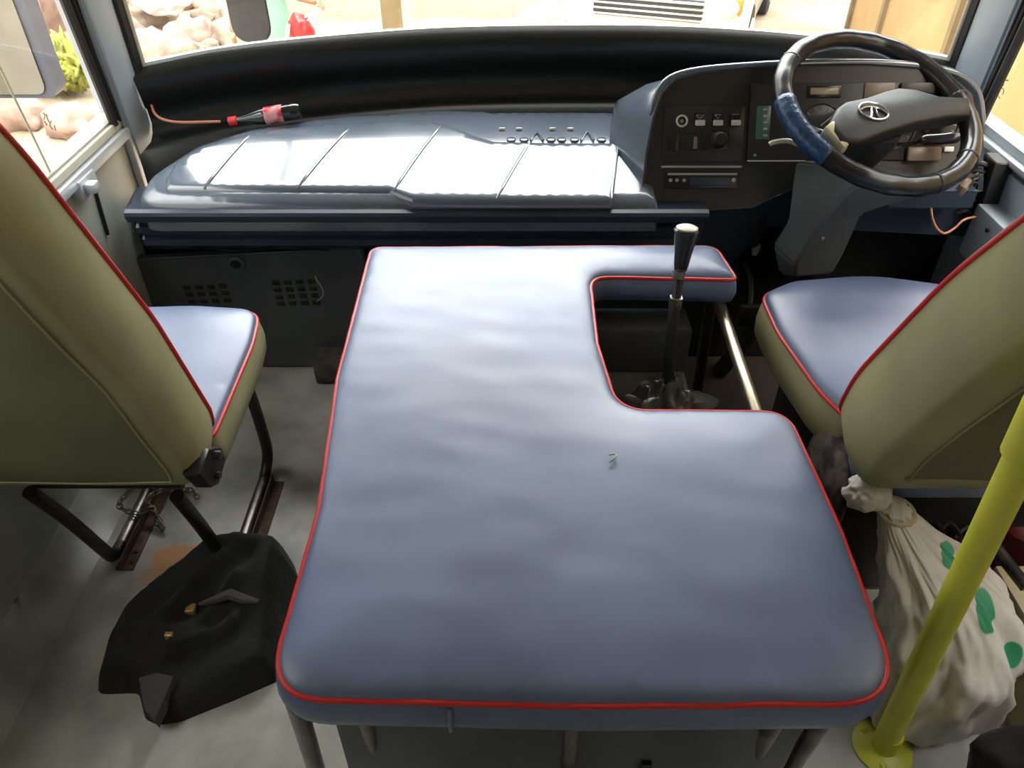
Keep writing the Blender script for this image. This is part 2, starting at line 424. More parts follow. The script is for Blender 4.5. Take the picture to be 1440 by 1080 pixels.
# thin red lead along the trim's left foot
bm = BM(); tube(bm, cr([P(213, 148, y=2.0), P(218, 160, y=1.98), P(230, 168, y=1.97), P(255, 172, y=1.97), P(310, 171, y=1.99)], 6), .0035, 6)
thing_mesh('cable', bm, 'wirec', 'thin orange red lead along the foot of the black windscreen trim', 'cable')
# corner pillars
def pillar(name, quad, mt):
    bm = BM(); pts = [V(q) for q in quad]
    A = [bm.verts.new(V((x, y, -.3 if False else z0))) for x, y, z0 in quad]
    B = [bm.verts.new(V((x + (.09-x)*.03*(ZC-z0), y-.14*(ZC-.6), ZC))) for x, y, z0 in quad]
    n = len(A)
    for i in range(n): bm.faces.new((A[i], A[(i+1) % n], B[(i+1) % n], B[i]))
    bm.faces.new(A); bm.faces.new(B)
    bmesh.ops.bevel(bm, geom=bm.edges[:], offset=.008, segments=2, affect='EDGES')
    return struct(name, bm, mt)
pillar('trim_3', [(-1.005, 1.97, .40), (-.985, 1.97, .40), (-.962, 2.035, .40), (-.968, 2.14, .40), (-1.005, 2.14, .40)], 'body')
pillar('trim_4', [(1.178, 1.97, .40), (1.165, 1.97, .40), (1.146, 2.035, .40), (1.150, 2.14, .40), (1.178, 2.14, .40)], 'body')
for z in (.98, 1.2):
    bm = BM(); lathe(bm, [(.007, 0), (.007, .003), (.004, .005)], (1.158-.02*(z-.6), 1.99-.14*(z-.6), z), (-.8, -.6, 0), 10)
    t4 = obj('screw', bm, 'gum', bpy.data.objects['trim_4'])

def side_window(name, x, sgn, yf, z0, z1, rake):
    """front cab window with black front channel and a sliding pane"""
    top = lambda z: yf - rake*(z-z0)
    bm = BM(); quad = [(x+sgn*.02, .2, z0), (x+sgn*.02, top(z0), z0), (x+sgn*.02, top(z1), z1), (x+sgn*.02, .2, z1)]
    bm.faces.new([bm.verts.new(q) for q in quad]); w = struct(name, bm, 'glass', smooth=False)
    bm = BM()
    for dy, r in ((0, .011), (.028, .008), (.052, .011)):
        tube(bm, [(x-sgn*.006, top(z)+dy, z) for z in (z0-.01, z0+.3, z1)], r, 8)
    obj('front_channel', bm, 'rubber', w)
    bm = BM(); box(bm, (min(x, x-sgn*.004), top(z0)+.008, z0-.005), (max(x, x-sgn*.004), top(z0)+.05, z0+.0))
    tube(bm, [(x-sgn*.002, top(z)+.014, z) for z in (z0, z1)], .007, 6); obj('channel_strip', bm, 'seal', w)
    return w
w2 = side_window('window_2', XL, -1, 1.905, ZS, ZT, .13)
w3 = side_window('window_3', XR, 1, 1.90, ZS, ZT, .13)
# blank wall corner ahead of the side windows
for nm, x0, x1, mt in (('trim_5', XL-.05, XL+.0, 'body'), ('trim_6', XR, XR+.05, 'body')):
    bm = BM(); pts = [(1.965, ZS), (YF-.02, ZS), (YF-.02, ZT), (1.965-.13*(ZT-ZS), ZT)]
    prism(bm, pts, lambda a, b: V((x0, a, b)), lambda a, b: V((x1, a, b))); struct(nm, bm, mt, smooth=False)
# rear edge of the sliding pane, dusty
for (w, x, ya, yb) in ((w2, XL-.008, .3, 1.60),):
    bm = BM(); bm.faces.new([bm.verts.new(q) for q in ((x, ya, ZS+.0), (x, yb, ZS), (x, yb-.10, ZT), (x, ya, ZT))])
    sp = obj('sliding_pane', bm, 'tint', w, smooth=False)
    bm = BM(); tube(bm, [(x, yb, ZS), (x, yb-.10, ZT)], .0025, 6); obj('pane_edge', bm, 'seal', w)
# faint marks on both panes
def squiggle(parent, x, pts):
    bm = BM()
    for s in pts: tube(bm, cr([P(a, b, x=x) for a, b in s], 5), .0016, 6)
    obj('etched_marks', bm, 'mark', parent)
squiggle(w2, XL-.012, [[(60, 158), (63, 162), (61, 168)], [(65, 160), (67, 168), (70, 172)], [(72, 170), (70, 176), (74, 182)], [(76, 176), (78, 184)], [(62, 170), (66, 176)]])
squiggle(w3, XR+.015, [[(1416, 106), (1414, 112), (1418, 113)], [(1412, 116), (1411, 121)], [(1409, 123), (1412, 127), (1410, 133)], [(1404, 134), (1406, 138)]])
# window sills and door framing, left
def bar(bm, lo, hi, bev=.004): return box(bm, lo, hi, bev)
bm = BM(); bar(bm, (XL, .2, ZS-.055), (XL+.022, 1.96, ZS-.028)); bar(bm, (XL, 1.935, .12), (XL+.02, 1.962, ZS-.03)); struct('trim_7', bm, 'lightmet')
bm = BM(); bar(bm, (XL-.03, .2, ZS-.026), (XL+.01, 1.95, ZS-.006), .003); struct('trim_8', bm, 'seal')
bm = BM(); bar(bm, (XR-.02, .2, ZS-.035), (XR, 1.93, ZS-.02), .003); struct('trim_9', bm, 'lightmet')
bm = BM(); bar(bm, (XR-.012, .9, .25), (XR, 1.80, ZS-.05)); struct('trim_10', bm, 'body')
# thin dark seams on the door skin and a latch
dl = empty('door_latch', P(120, 262, x=XL+.02), 'small pale metal latch on the left door panel under the window', 'latch')
c0 = P(120, 262, x=XL+.02)
bm = BM(); box(bm, c0+V((-.02, -.03, -.022)), c0+V((.006, .05, .022)), .004); obj('base', bm, 'lightmet', dl)
bm = BM(); box(bm, c0+V((.004, -.018, -.012)), c0+V((.03, .012, .012)), .005); obj('handle', bm, 'lightmet', dl)
bm = BM()
a, b = P(125, 236, x=XL+.004), P(152, 330, x=XL+.004)
tube(bm, [a, b], .004, 6); struct('trim_11', bm, 'rubber')

# floor cove along the left wall
bm = BM(); prof = [(XL, .085), (XL+.012, .045), (XL+.035, .018), (XL+.07, .001), (XL, .001)]
prism(bm, prof, lambda a, b: V((a, -2.9, b)), lambda a, b: V((a, 1.80, b))); struct('baseboard_left', bm, 'floor')

# ============================================================ DASHBOARD
dz = lambda y: .600+.150*(max(y, 1.66)-1.66)
DASH = [(.345, 1.66, .01), (.345, 2.09, 0), (.3, 2.095, 0), (-.2, 2.10, .1), (-.45, 2.075, .1), (-.66, 2.01, .1), (-.80, 1.90, .1), (-.878, 1.765, .08), (-.885, 1.66, .05)]
dpoly = resample(roundpoly(DASH, 6), .02)
if area(dpoly) < 0: dpoly = dpoly[::-1]
dash = empty('dashboard', (-.25, 1.70, .48), 'long glossy slate grey moulded dashboard across the front under the windscreen', 'dashboard')
bm = BM(); R0 = .028
to3 = lambda x, y, h: V((x, y, dz(y)+h))
cap_mesh(bm, dpoly, .022, lambda x, y, d: R0*(math.sqrt(max(0, 1-(1-min(d/R0, 1))**2))-1)+.010*math.sin(min(1, max(0, (y-1.66)/.4))*PI), to3)
side_mesh(bm, dpoly, [(0, -R0), (.001, -R0-.02), (.0, -.075)], to3)
bmesh.ops.remove_doubles(bm, verts=bm.verts[:], dist=.0005)
obj('top_shell', bm, 'dash', dash, angle=60)
# raised ribbed field
def dtop(px, py):
    p = P(px, py, z=.63)
    for _ in range(6): p = P(px, py, z=dz(p.y)+.010*math.sin(min(1, max(0, (p.y-1.66)/.4))*PI)+.004)
    return p
fld = [(232, 268), (400, 269), (548, 270), (562, 276), (580, 282), (700, 283), (862, 283), (868, 240), (872, 201), (780, 201), (695, 199), (668, 191), (640, 179), (615, 173), (560, 171), (480, 174), (400, 181), (340, 190), (285, 205), (250, 225), (232, 250)]
fp = [tuple(dtop(a, b)[:2]) for a, b in fld]; fp = resample(roundpoly([(*q, .01) for q in fp], 3), .012)
if area(fp) < 0: fp = fp[::-1]
bm = BM(); to3f = lambda x, y, h: V((x, y, dz(y)+.010*math.sin(min(1, max(0, (y-1.66)/.4))*PI)+h))
cap_mesh(bm, fp, .02, lambda x, y, d: -.002+.011*min(1, d/.010)**.6, to3f)
side_mesh(bm, fp, [(0, -.002), (0, -.012)], to3f); bmesh.ops.remove_doubles(bm, verts=bm.verts[:], dist=.0004)
obj('ribbed_field', bm, 'dash', dash, angle=70)
for (a, b) in (((352, 193), (287, 268)), ((492, 183), (418, 268)), ((622, 178), (553, 272)), ((745, 203), (698, 282)), ((868, 206), (860, 282))):
    bm = BM(); pa, pb = dtop(*a), dtop(*b); pts = [pa.lerp(pb, t/8) for t in range(9)]
    pts = [V((p.x, p.y, to3f(p.x, p.y, .0085).z)) for p in pts]
    tube(bm, pts, [.001]+[.0045]*7+[.001], 8); obj('rib', bm, 'dash', dash)
# glints on the demister slots, made as pale pieces, and little moulded arrows
for px in (706, 730, 777, 802):
    q = dtop(px, 181); bm = BM(); box(bm, q-V((.008, .003, .004)), q+V((.008, .003, .003)), .002); obj('demister_glint', bm, 'switch', dash)
for px in (755, 826):
    bm = BM(); tube(bm, [dtop(px-9, 197), dtop(px, 185), dtop(px+9, 197)], .003, 6)
    for o_ in (-36, -18, 20):
        q = dtop(px+o_, 195); lathe(bm, [(.012, -.004), (.011, .0), (.006, .0012)], q, (0, 0, 1), 12)
    obj('moulded_arrow', bm, 'dash', dash)
# stepped front fascia
prof = [(1.665, .548), (1.652, .552), (1.645, .570), (1.648, .578), (1.66, .582), (1.70, .58), (1.83, .56), (1.83, .40), (1.80, .40), (1.74, .455), (1.70, .462), (1.690, .470), (1.690, .486), (1.700, .492), (1.700, .502), (1.680, .508), (1.678, .524), (1.690, .530), (1.690, .540)]
bm = BM(); prism(bm, prof, lambda a, b: V((-.905 if a < 1.8 else -.95, a, b)), lambda a, b: V((.46, a, b))); obj('front_fascia', bm, 'fascia', dash, angle=20)
# end skirt beside left wall
# grey access panel under the dash
kp = empty('access_panel', (-.74, 1.80, 0), 'grey painted access panel with two slotted vents under the left dashboard', 'panel')
yk = 1.805
a = P(172, 366, y=yk); b = P(508, 348, y=yk)
bm = BM(); o2 = [(a.x, .0), (b.x+.02, .0), (b.x, b.z), (P(446, 353, y=yk).x, P(446, 353, y=yk).z), (a.x, a.z)]
prism(bm, o2, lambda x, z: V((x, yk, z)), lambda x, z: V((x, yk+.03, z))); bmesh.ops.bevel(bm, geom=[e for e in bm.edges], offset=.005, segments=2, affect='EDGES'); obj('sheet', bm, 'panel', kp)
def vents(x0, x1, y0, y1, nx, ny, skew):
    bm = BM()
    for j in range(ny):
        for i in range(nx):
            px = x0+(x1-x0)*i/(nx-1)+skew*j/(ny-1); py = y0+(y1-y0)*j/(ny-1)-2*i/(nx-1)
            q = P(px, py, y=yk); box(bm, q-V((.0105, .004, .0065)), q+V((.0105, .002, .0065)), .002, seg=1)
    obj('vent_slots', bm, 'rubber', kp)
vents(263, 313, 404, 424, 4, 3, 7); vents(388, 438, 398, 427, 4, 4, 7)
q = P(333, 370, y=yk); lk = bm = BM(); lathe(bm, [(.022, 0), (.022, .006), (.014, .009), (.013, .003)], q, (0, -1, 0), 20); ob = obj('lock', bm, 'panel', kp)
bm = BM(); lathe(bm, [(.012, .002), (.010, .006), (.004, .006)], q, (0, -1, 0), 16); obj('keyhole', bm, 'rubber', ob)
bm = BM(); tube(bm, cr([P(443, 388, y=yk-.006), P(446, 395, y=yk-.012), P(453, 405, y=yk-.02), P(454, 416, y=yk-.015), P(446, 424, y=yk-.006)], 6), .0018, 6); obj('wire_tie', bm, 'gum', kp)
bm = BM(); tube(bm, cr([P(250, 345, y=1.77), P(330, 352, y=1.78), P(400, 347, y=1.78), P(462, 352, y=1.79)], 6), .003, 6)
thing_mesh('cable', bm, 'blk', 'thin black cable sagging under the dashboard edge above the access panel', 'cable')

# ============================================================ INSTRUMENT BINNACLE
FO = V((.6, 1.70, .55)); FT = V((0, .15, .29)).normalized(); FN = V((0, -FT.z, FT.y))     # face plane, FN to the driver
def F(px, py): return PP(px, py, FO, FN)
bin_ = empty('instrument_binnacle', (.72, 1.80, .50), 'dark instrument binnacle with switches, radio and dials behind the steering wheel', 'instrument panel')
outl = [(907, 300), (903, 262), (908, 215), (918, 165), (930, 132), (948, 113), (985, 103), (1050, 97), (1130, 93), (1220, 92), (1290, 97), (1340, 108), (1368, 132), (1376, 180), (1376, 268), (1300, 285), (1120, 262), (1055, 292)]
fo = [F(*p) for p in outl]
bm = BM(); n = len(fo); cen = sum(fo, V())/n
def ring(off, scale, dx=0, dzz=0): return [bm.verts.new(cen+(p-cen)*scale+FN*off+V((dx, 0, dzz))) for p in fo]
r1 = ring(.004, .985); r2 = ring(.014, 1.008); r3 = ring(-.012, 1.045)
r4 = [bm.verts.new(V((p.x*1.0+(-.055 if p.x < .5 else 0)*(1 if p.z < .80 else .5), p.y+.12, p.z-(.05 if p.z > .7 else .02)))) for p in [v.co for v in r3]]
r5 = [bm.verts.new(V((p.x, p.y+.12, p.z-.05))) for p in [v.co for v in r4]]
for A, B in ((r1, r2), (r2, r3), (r3, r4), (r4, r5)):
    for i in range(n): bm.faces.new((A[i], A[(i+1) % n], B[(i+1) % n], B[i]))
bm.faces.new(r5)
bmesh.ops.subdivide_edges(bm, edges=[e for e in bm.edges], cuts=0) if False else None
obj('hood', bm, 'dash', bin_, angle=55)
bm = BM(); prism(bm, list(range(n)), lambda *a: V(), lambda *a: V()) if False else None
A = [bm.verts.new(cen+(p-cen)*.99+FN*.006) for p in fo]; bm.faces.new(A); bmesh.ops.triangulate(bm, faces=bm.faces[:])
obj('face_plate', bm, 'face', bin_, smooth=False)
FM = Matrix((V((1, 0, 0)), FT, FN)).transposed()   # columns x, up, out
def fbox(bm, x0, y0, x1, y1, d0, d1, bev=.002):
    """box on the face between two photo corners, depth d0..d1 out of the face"""
    p = F(x0, y1); q = F(x1, y0); w = q.x-p.x; h = (q-p).dot(FT)
    m = Matrix.Translation(p) @ FM.to_4x4(); return box(bm, (0, 0, d0), (w, h, d1), bev, m)
def fpart(name, m, *a, parent=bin_, **k):
    bm = BM(); fbox(bm, *a, **k); return obj(name, bm, m, parent)
bm = BM(); lip = [cen+(fo[k]-cen)*1.02+FN*.004+V((0, .004, .002)) for k in range(3, 14)]
tube(bm, cr(lip, 5), [.004]+[.0085]*49+[.004], 12); obj('hood_lip', bm, 'dash', bin_, angle=180)
# raised switch panel
fpart('switch_panel', 'face', 930, 150, 1046, 228, .006, .010)
for (x0, sx) in ((974, 'w'), (999, 't'), (1024, 'b')):
    rk = fpart('rocker_switch', 'blkg', x0, 160, x0+17, 178, .009, .014)
    fpart('switch_tip', 'switch', x0+1.5, 170, x0+15.5, 178, .0125, .018, parent=rk)
    bm = BM(); 
    if sx == 'w': tube(bm, [F(x0+3, 163)+FN*.0145, F(x0+6, 167.5)+FN*.0145, F(x0+10, 163)+FN*.0145, F(x0+3, 163)+FN*.0145], .0009, 5); tube(bm, [F(x0+8, 168)+FN*.0145, F(x0+14, 162)+FN*.0145], .0009, 5)
    elif sx == 't': tube(bm, [F(x0+4, 162.5)+FN*.0145, F(x0+13, 162.5)+FN*.0145, F(x0+8.5, 168)+FN*.0145, F(x0+4, 162.5)+FN*.0145], .0009, 5)
    else: tube(bm, [F(x0+3, 162)+FN*.0145, F(x0+13, 162)+FN*.0145], .0008, 5)
    obj('switch_symbol', bm, 'gum', rk)
def disc(name, m, px, py, prof, parent=bin_, seg=24):
    bm = BM(); lathe(bm, prof, F(px, py), FN, seg); return obj(name, bm, m, parent)
disc('socket_ring', 'ring', 957.5, 171, [(.0125, .008), (.0145, .012), (.0125, .016), (.0100, .015), (.0095, .010)])
disc('socket_bore', 'rubber', 957.5, 171, [(.0098, .008), (.0098, .012), (.005, .012), (.004, .009)])
fpart('blank_switch', 'blkg', 937, 188, 953, 213, .009, .016); fpart('switch_gap', 'rubber', 961, 188, 979, 213, .0095, .0105); fpart('lever_tab', 'beige', 973, 193, 979, 210, .010, .016)
fpart('blower_bezel', 'blkg', 984, 184, 1026, 211, .009, .015)
disc('blower_knob', 'blk', 1008, 198, [(.020, .014), (.017, .034), (.013, .040), (.005, .041)])
rad = fpart('car_radio', 'blkg', 934, 243, 1036, 265, .004, .016, bev=.003)
fpart('radio_rail', 'gum', 929, 233.5, 1041, 236.5, .006, .014, bev=.001)
fpart('radio_window', 'fascia', 968, 250, 1025, 261, .015, .0175, parent=rad); fpart('radio_trim', 'gum', 937, 244, 1034, 247, .015, .018, bev=.001, parent=rad)
for px in (941, 950, 960): disc('radio_button', 'gum', px, 254, [(.0045, .015), (.004, .019), (.002, .0195)], parent=rad, seg=12)
disc('radio_button', 'gum', 1029, 254, [(.006, .015), (.005, .020), (.002, .021)], parent=rad, seg=12)
fpart('cluster_bezel', 'face', 1048, 118, 1330, 226, .006, .014)
gl = fpart('tell_tale_strip', 'green', 1059, 150, 1082, 197, .013, .016)
for k in range(5): fpart('tell_tale', 'gum', 1070, 154+k*9, 1076, 157+k*9, .0155, .017, bev=.0005, parent=gl)
disc('screw', 'gum', 1059, 219, [(.0035, .013), (.003, .016), (.001, .016)], seg=10)
fpart('lower_ledge', 'lightmet', 1048, 226, 1130, 228, .012, .016, bev=.0008)
lc = fpart('clock_display', 'blkg', 1131, 122, 1180, 139, .013, .017); fpart('display_glass', 'lcd', 1135, 125, 1176, 135, .016, .018, parent=lc)
for (cx, cy, r) in ((1150, 178, .050), (1250, 180, .055), (1318, 175, .042)):
    g = disc('gauge', 'dial', cx, cy, [(r, .012), (r*1.04, .016), (r*.97, .018), (r*.93, .014), (r*.2, .0145)], seg=36)
    bm = BM()
    for k in range(11):
        an = math.radians(210-k*24); d_ = V((1, 0, 0))*math.cos(an)+FT*math.sin(an); q = F(cx, cy)+FN*.0155
        tube(bm, [q+d_*r*.72, q+d_*r*.86], .0010, 5)
    obj('scale', bm, 'gum', g)
    bm = BM(); q = F(cx, cy)+FN*.019; tube(bm, [q, q+(V((.6, 0, 0))+FT*.5)*r*.9], .0014, 6); obj('needle', bm, 'switch', g)
fpart('mirror_like_pad', 'beige', 1210, 118, 1255, 140, .010, .018, bev=.003)
bpy.data.objects['mirror_like_pad'].name = 'cover_pad'
fpart('side_vent', 'face', 1260, 118, 1310, 134, .012, .022, bev=.003)
fpart('fuse_cover', 'beige', 1268, 207, 1318, 228, .016, .026, bev=.006)
fpart('small_label', 'switch', 1323, 207, 1337, 214, .012, .015, bev=.001)
# lower slate skin under the binnacle
bm = BM(); p0 = [(.36, .50), (.36, .40), (.52, .39), (.56, .37), (.62, .50), (1.16, .47), (1.16, .60), (.36, .60)]
prism(bm, p0, lambda a, b: V((a, 1.735, b)), lambda a, b: V((a, 1.83, b))); obj('lower_skin', bm, 'fascia', bin_, smooth=False)

# ============================================================ STEERING
WC = P(1234, 153, z=.80); TW = math.radians(24)
TWX = math.radians(9)
WX = V((math.cos(TWX), 0, -math.sin(TWX))); WN0 = V((0, -math.sin(TW), math.cos(TW)))
WY = WN0.cross(WX).normalized(); WNn = WX.cross(WY).normalized()
RW = .218
sw = empty('steering_wheel', WC, 'large black leather wrapped bus steering wheel with angular hub pad', 'steering wheel')
def wpt(a, r=RW, h=0): return WC + (WX*math.cos(a)+WY*math.sin(a))*r + WNn*h
bm = BM(); tube(bm, [wpt(2*PI*k/72) for k in range(72)], [.0215+.0008*math.sin(k*1.9) for k in range(72)], 14, closed=True); obj('rim', bm, 'blkg', sw, angle=180)
bm = BM(); tube(bm, [wpt(math.radians(a)) for a in range(186, 232, 3)], [.0232]*16, 12); obj('blue_tape', bm, 'tape', sw, angle=180)
for a in (20, 150, 296, 330):
    bm = BM(); tube(bm, [wpt(math.radians(a+d)) for d in (0, .8, 1.6)], .0224, 14)
    obj('wrap_seam', bm, 'blk', sw, angle=180)
def WP(px, py, h=0): return PP(px, py, WC+WNn*h, WNn)
hub = [(1168, 189), (1163, 178), (1175, 155), (1186, 147), (1215, 141), (1245, 131), (1262, 127), (1285, 129), (1320, 139), (1362, 141), (1364, 163), (1330, 167), (1285, 176), (1240, 190), (1205, 203), (1180, 200)]
hp = [WP(*p, h=.02) for p in hub]; hc = sum(hp, V())/len(hp)
bm = BM(); n = len(hp)
rr = [[bm.verts.new(hc+(p-hc)*s+WNn*o_) for p in hp] for s, o_ in ((.80, -.034), (.93, -.022), (1.0, -.008), (1.0, .0), (.975, .007), (.9, .010))]
for A, B in zip(rr, rr[1:]):
    for i in range(n): bm.faces.new((A[i], A[(i+1) % n], B[(i+1) % n], B[i]))
bm.faces.new(rr[0]); bm.faces.new(rr[-1]); obj('hub_pad', bm, 'blk', sw, angle=50)
bm = BM(); lathe(bm, [(.045, -.10), (.055, -.03), (.05, -.005)], hc-WNn*.03, WNn, 24); obj('boss', bm, 'blk', sw)
# spokes
for (h0, a) in ((WP(1350, 152, .0), 11), (WP(1180, 190, .0), 204)):
    e = wpt(math.radians(a)); m_ = h0.lerp(e, .5)-WNn*.012
    bm = BM(); tube(bm, cr([h0-WNn*.012, m_, e], 5), .014, 10); obj('spoke', bm, 'blkg', sw)
bm = BM(); q = WP(1168, 188, .01); q2 = WP(1182, 203, .005); mtx = Matrix.Translation((q+q2)/2) @ Matrix((( (q2-q).normalized()), WNn.cross((q2-q).normalized()), WNn)).transposed().to_4x4()
box(bm, (-.030, -.018, -.02), (.030, .016, .018), .005, mtx); obj('spoke_cap', bm, 'ivory', sw)
# emblem on the hub: ring with T like mark
ec = WP(1229, 156, .033); 
def ep(x, y, h=0): return ec + (WX*x+WY*y) + WNn*h
em = BM(); tube(em, [ep(.033*math.cos(2*PI*k/32), .024*math.sin(2*PI*k/32)) for k in range(32)], .0024, 8, closed=True); eo = obj('emblem', em, 'chrome', sw, angle=180)
bm = BM(); tube(bm, cr([ep(-.031, -.002), ep(-.018, .008), ep(0, .0115), ep(.018, .008), ep(.031, -.002)], 5), .0026, 8)
tube(bm, [ep(-.0035, .009), ep(-.0055, -.008), ep(-.010, -.0225)], .0024, 6); tube(bm, [ep(.0035, .009), ep(.0055, -.008), ep(.010, -.0225)], .0024, 6); obj('emblem_mark', bm, 'chrome', eo)
# column shroud, painted slate, reaching down to the floor
col = empty('steering_column', (.72, 1.70, .0), 'blue grey steering column shroud behind the wheel down to the pedals', 'steering column')
sh = [[P(1118, 226, y=1.66), P(1240, 240, y=1.60), P(1345, 262, y=1.66), P(1240, 225, y=1.80)],
      [P(1114, 255, y=1.64), P(1190, 272, y=1.58), P(1250, 290, y=1.64), P(1200, 240, y=1.80)],
      [P(1108, 310, y=1.62), P(1150, 322, y=1.58), P(1212, 300, y=1.62), P(1180, 300, y=1.80)],
      [P(1086, 345, y=1.62), P(1118, 375, y=1.58), P(1185, 360, y=1.62), P(1160, 350, y=1.80)],
      [P(1095, 385, y=1.62), P(1118, 390, y=1.59), P(1170, 385, y=1.62), P(1150, 380, y=1.80)]]
bm = BM(); rw = [[bm.verts.new(p) for p in r] for r in sh]
for A, B in zip(rw, rw[1:]):
    for i in range(4): bm.faces.new((A[i], A[(i+1) % 4], B[(i+1) % 4], B[i]))
bm.faces.new(rw[0]); bm.faces.new(rw[-1]); bmesh.ops.bevel(bm, geom=bm.edges[:], offset=.006, segments=2, affect='EDGES'); obj('shroud', bm, 'panel', col, angle=30)
bm = BM(); tube(bm, [WC-WNn*.06, V((.74, 1.80, .52))], [.05, .055], 20); obj('upper_tube', bm, 'panel', col)
bm = BM(); tube(bm, [P(1130, 385, y=1.70), V((.60, 1.76, .02))], .022, 12); obj('lower_shaft', bm, 'blk', col)
q = P(1157, 335, y=1.585); bm = BM(); lathe(bm, [(.004, 0), (.003, .004)], q, (0, -1, 0), 8); obj('screw', bm, 'gum', col)
# stalks
bm = BM(); tube(bm, cr([P(1262, 203, y=1.64), P(1285, 202, y=1.62), P(1300, 197, y=1.60), P(1320, 196, y=1.59), P(1348, 193, y=1.585)], 5), [.004]*7+[.004, .006, .009, .011, .011, .011, .011, .0115, .0115, .0115, .0115, .012, .012, .010], 12); obj('indicator_stalk', bm, 'blkg', col)
bm = BM(); tube(bm, cr([P(1150, 214, y=1.66), P(1128, 205, y=1.65), P(1108, 198, y=1.645), P(1088, 200, y=1.64), P(1082, 203, y=1.64)], 5), .0055, 8); obj('wiper_stalk', bm, 'ivory', col)
q = P(1326, 254, y=1.60); rb = empty('push_button', q, 'small red push button under the lower right rim of the steering wheel', 'button')
bm = BM(); lathe(bm, [(.013, 0), (.013, .01), (.010, .012)], q+V((0, .018, 0)), (0, -1, .2), 14); obj('bezel', bm, 'blk', rb)
bm = BM(); lathe(bm, [(.009, .0), (.009, .012), (.007, .018), (.003, .020)], q+V((0, .008, 0)), (0, -1, .2), 14); obj('cap', bm, 'redp', rb)
# lower apron carrying the button
bm = BM(); p0 = [(P(1245, 262, y=1.68).x, P(1245, 262, y=1.68).z), (1.07, P(1245, 262, y=1.68).z), (1.07, P(1250, 291, y=1.66).z), (P(1250, 290, y=1.66).x, P(1250, 291, y=1.66).z)]
prism(bm, p0, lambda a, b: V((a, 1.655, b)), lambda a, b: V((a, 1.735, b))); obj('side_apron', bm, 'fascia', bin_, smooth=False)

# fuse / connector block on right wall with loom
fb = empty('connector_block', P(1400, 262, x=XR-.03), 'black toothed connector block standing on the pale right wall', 'connector block')
a = P(1405, 222, x=XR-.02); b = P(1380, 300, x=XR-.02)
bA = P(1402, 228, x=XR-.03); bB = P(1376, 305, x=XR-.03)
bm = BM(); prism(bm, [(bA.y-.03, bA.z+.01), (bA.y+.03, bA.z+.012), (bB.y+.03, bB.z), (bB.y-.03, bB.z)], lambda a_, b_: V((XR-.05, a_, b_)), lambda a_, b_: V((XR-.005, a_, b_))); bmesh.ops.bevel(bm, geom=bm.edges[:], offset=.003, segments=1, affect='EDGES'); obj('housing', bm, 'blk', fb)
for k in range(8):
    q = bA.lerp(bB, (k+.5)/8); z = q.z; bm = BM(); tube(bm, cr([(XR-.048, q.y, z), (XR-.068, q.y+.005, z+.004), (XR-.080, q.y+.01, z-.006)], 4), .0065, 8); obj('connector_tooth', bm, 'blk', fb)
wl = empty('wiring_loom', P(1350, 270, y=1.70), 'taped brown wiring loom running to the black connector block', 'wiring')
bm = BM(); tube(bm, cr([P(1325, 290, y=1.68), P(1343, 278, y=1.67), P(1355, 262, y=1.66), P(1362, 254, y=1.67)], 6), [.004]*6+[.011]*7+[.008]*6, 8); obj('taped_bundle', bm, 'wireb', wl)
for k in range(3):
    bm = BM(); tube(bm, cr([P(1360, 258, y=1.67), P(1375, 244+k*8, y=1.68), (XR-.08, bA.y-.01-k*.01, .62-k*.03)], 6), .003, 6); obj('wire', bm, 'blk', wl)
bm = BM(); tube(bm, cr([P(1309, 288, y=1.66), P(1311, 305, y=1.65), P(1317, 320, y=1.65), P(1328, 328, y=1.65), P(1342, 321, y=1.66), P(1358, 308, y=1.67), P(1388, 303, y=1.70)], 6), .0028, 6)
thing_mesh('cable', bm, 'wirec', 'loose orange brown wire looping below the instrument binnacle on the right', 'cable')
# pale bracket box low on right wall
bb = empty('wall_bracket', P(1400, 315, x=XR-.02), 'pale blue bracket box with a screw low on the right wall', 'bracket')
q = P(1402, 318, x=XR-.03); bm = BM(); box(bm, q-V((.03, .07, .10)), V((XR-.002, q.y+.06, q.z+.03)), .006); obj('box', bm, 'body', bb)
bm = BM(); lathe(bm, [(.006, 0), (.005, .004), (.001, .004)], q+V((-.031, -.02, .0)), (-1, 0, 0), 10); obj('screw', bm, 'blk', bb)
# brake valve and pedals in the dark footwell
vv = empty('valve', P(1062, 330, y=1.80), 'dark cylindrical valve with a pale tip below the dash left of the column', 'valve')
q = P(1060, 318, y=1.76); bm = BM(); lathe(bm, [(.03, .045), (.032, .02), (.032, -.01), (.022, -.02), (.02, -.05), (.014, -.055)], q, (0, 0, 1), 18); obj('body', bm, 'blk', vv)
q = P(1063, 350, y=1.755); bm = BM(); lathe(bm, [(.010, .012), (.011, 0), (.008, -.016)], q, (0, 0, 1), 12); obj('tip', bm, 'gum', vv)
bm = BM(); tube(bm, [q+V((0, 0, .01)), P(1060, 318, y=1.76)], .006, 8); obj('stem', bm, 'blk', vv)
for nm, px, lab in (('clutch_pedal', 1056, 'thin black pedal arm nearest the gear lever in the dark footwell'), ('brake_pedal', 1140, 'black pedal arm in the dark footwell right below the column shroud')):
    pe = empty(nm, P(px, 440, y=1.62), lab, 'pedal'); a = P(px, 395, y=1.66); b = P(px-2, 440, y=1.60)
    bm = BM(); tube(bm, cr([V((a.x, 1.74, .40)), a, b], 5), .007, 8); obj('arm', bm, 'blk', pe)
    bm = BM(); box(bm, b+V((-.03, -.02, -.03)), b+V((.03, .0, .03)), .006); obj('foot_pad', bm, 'rubber', pe)

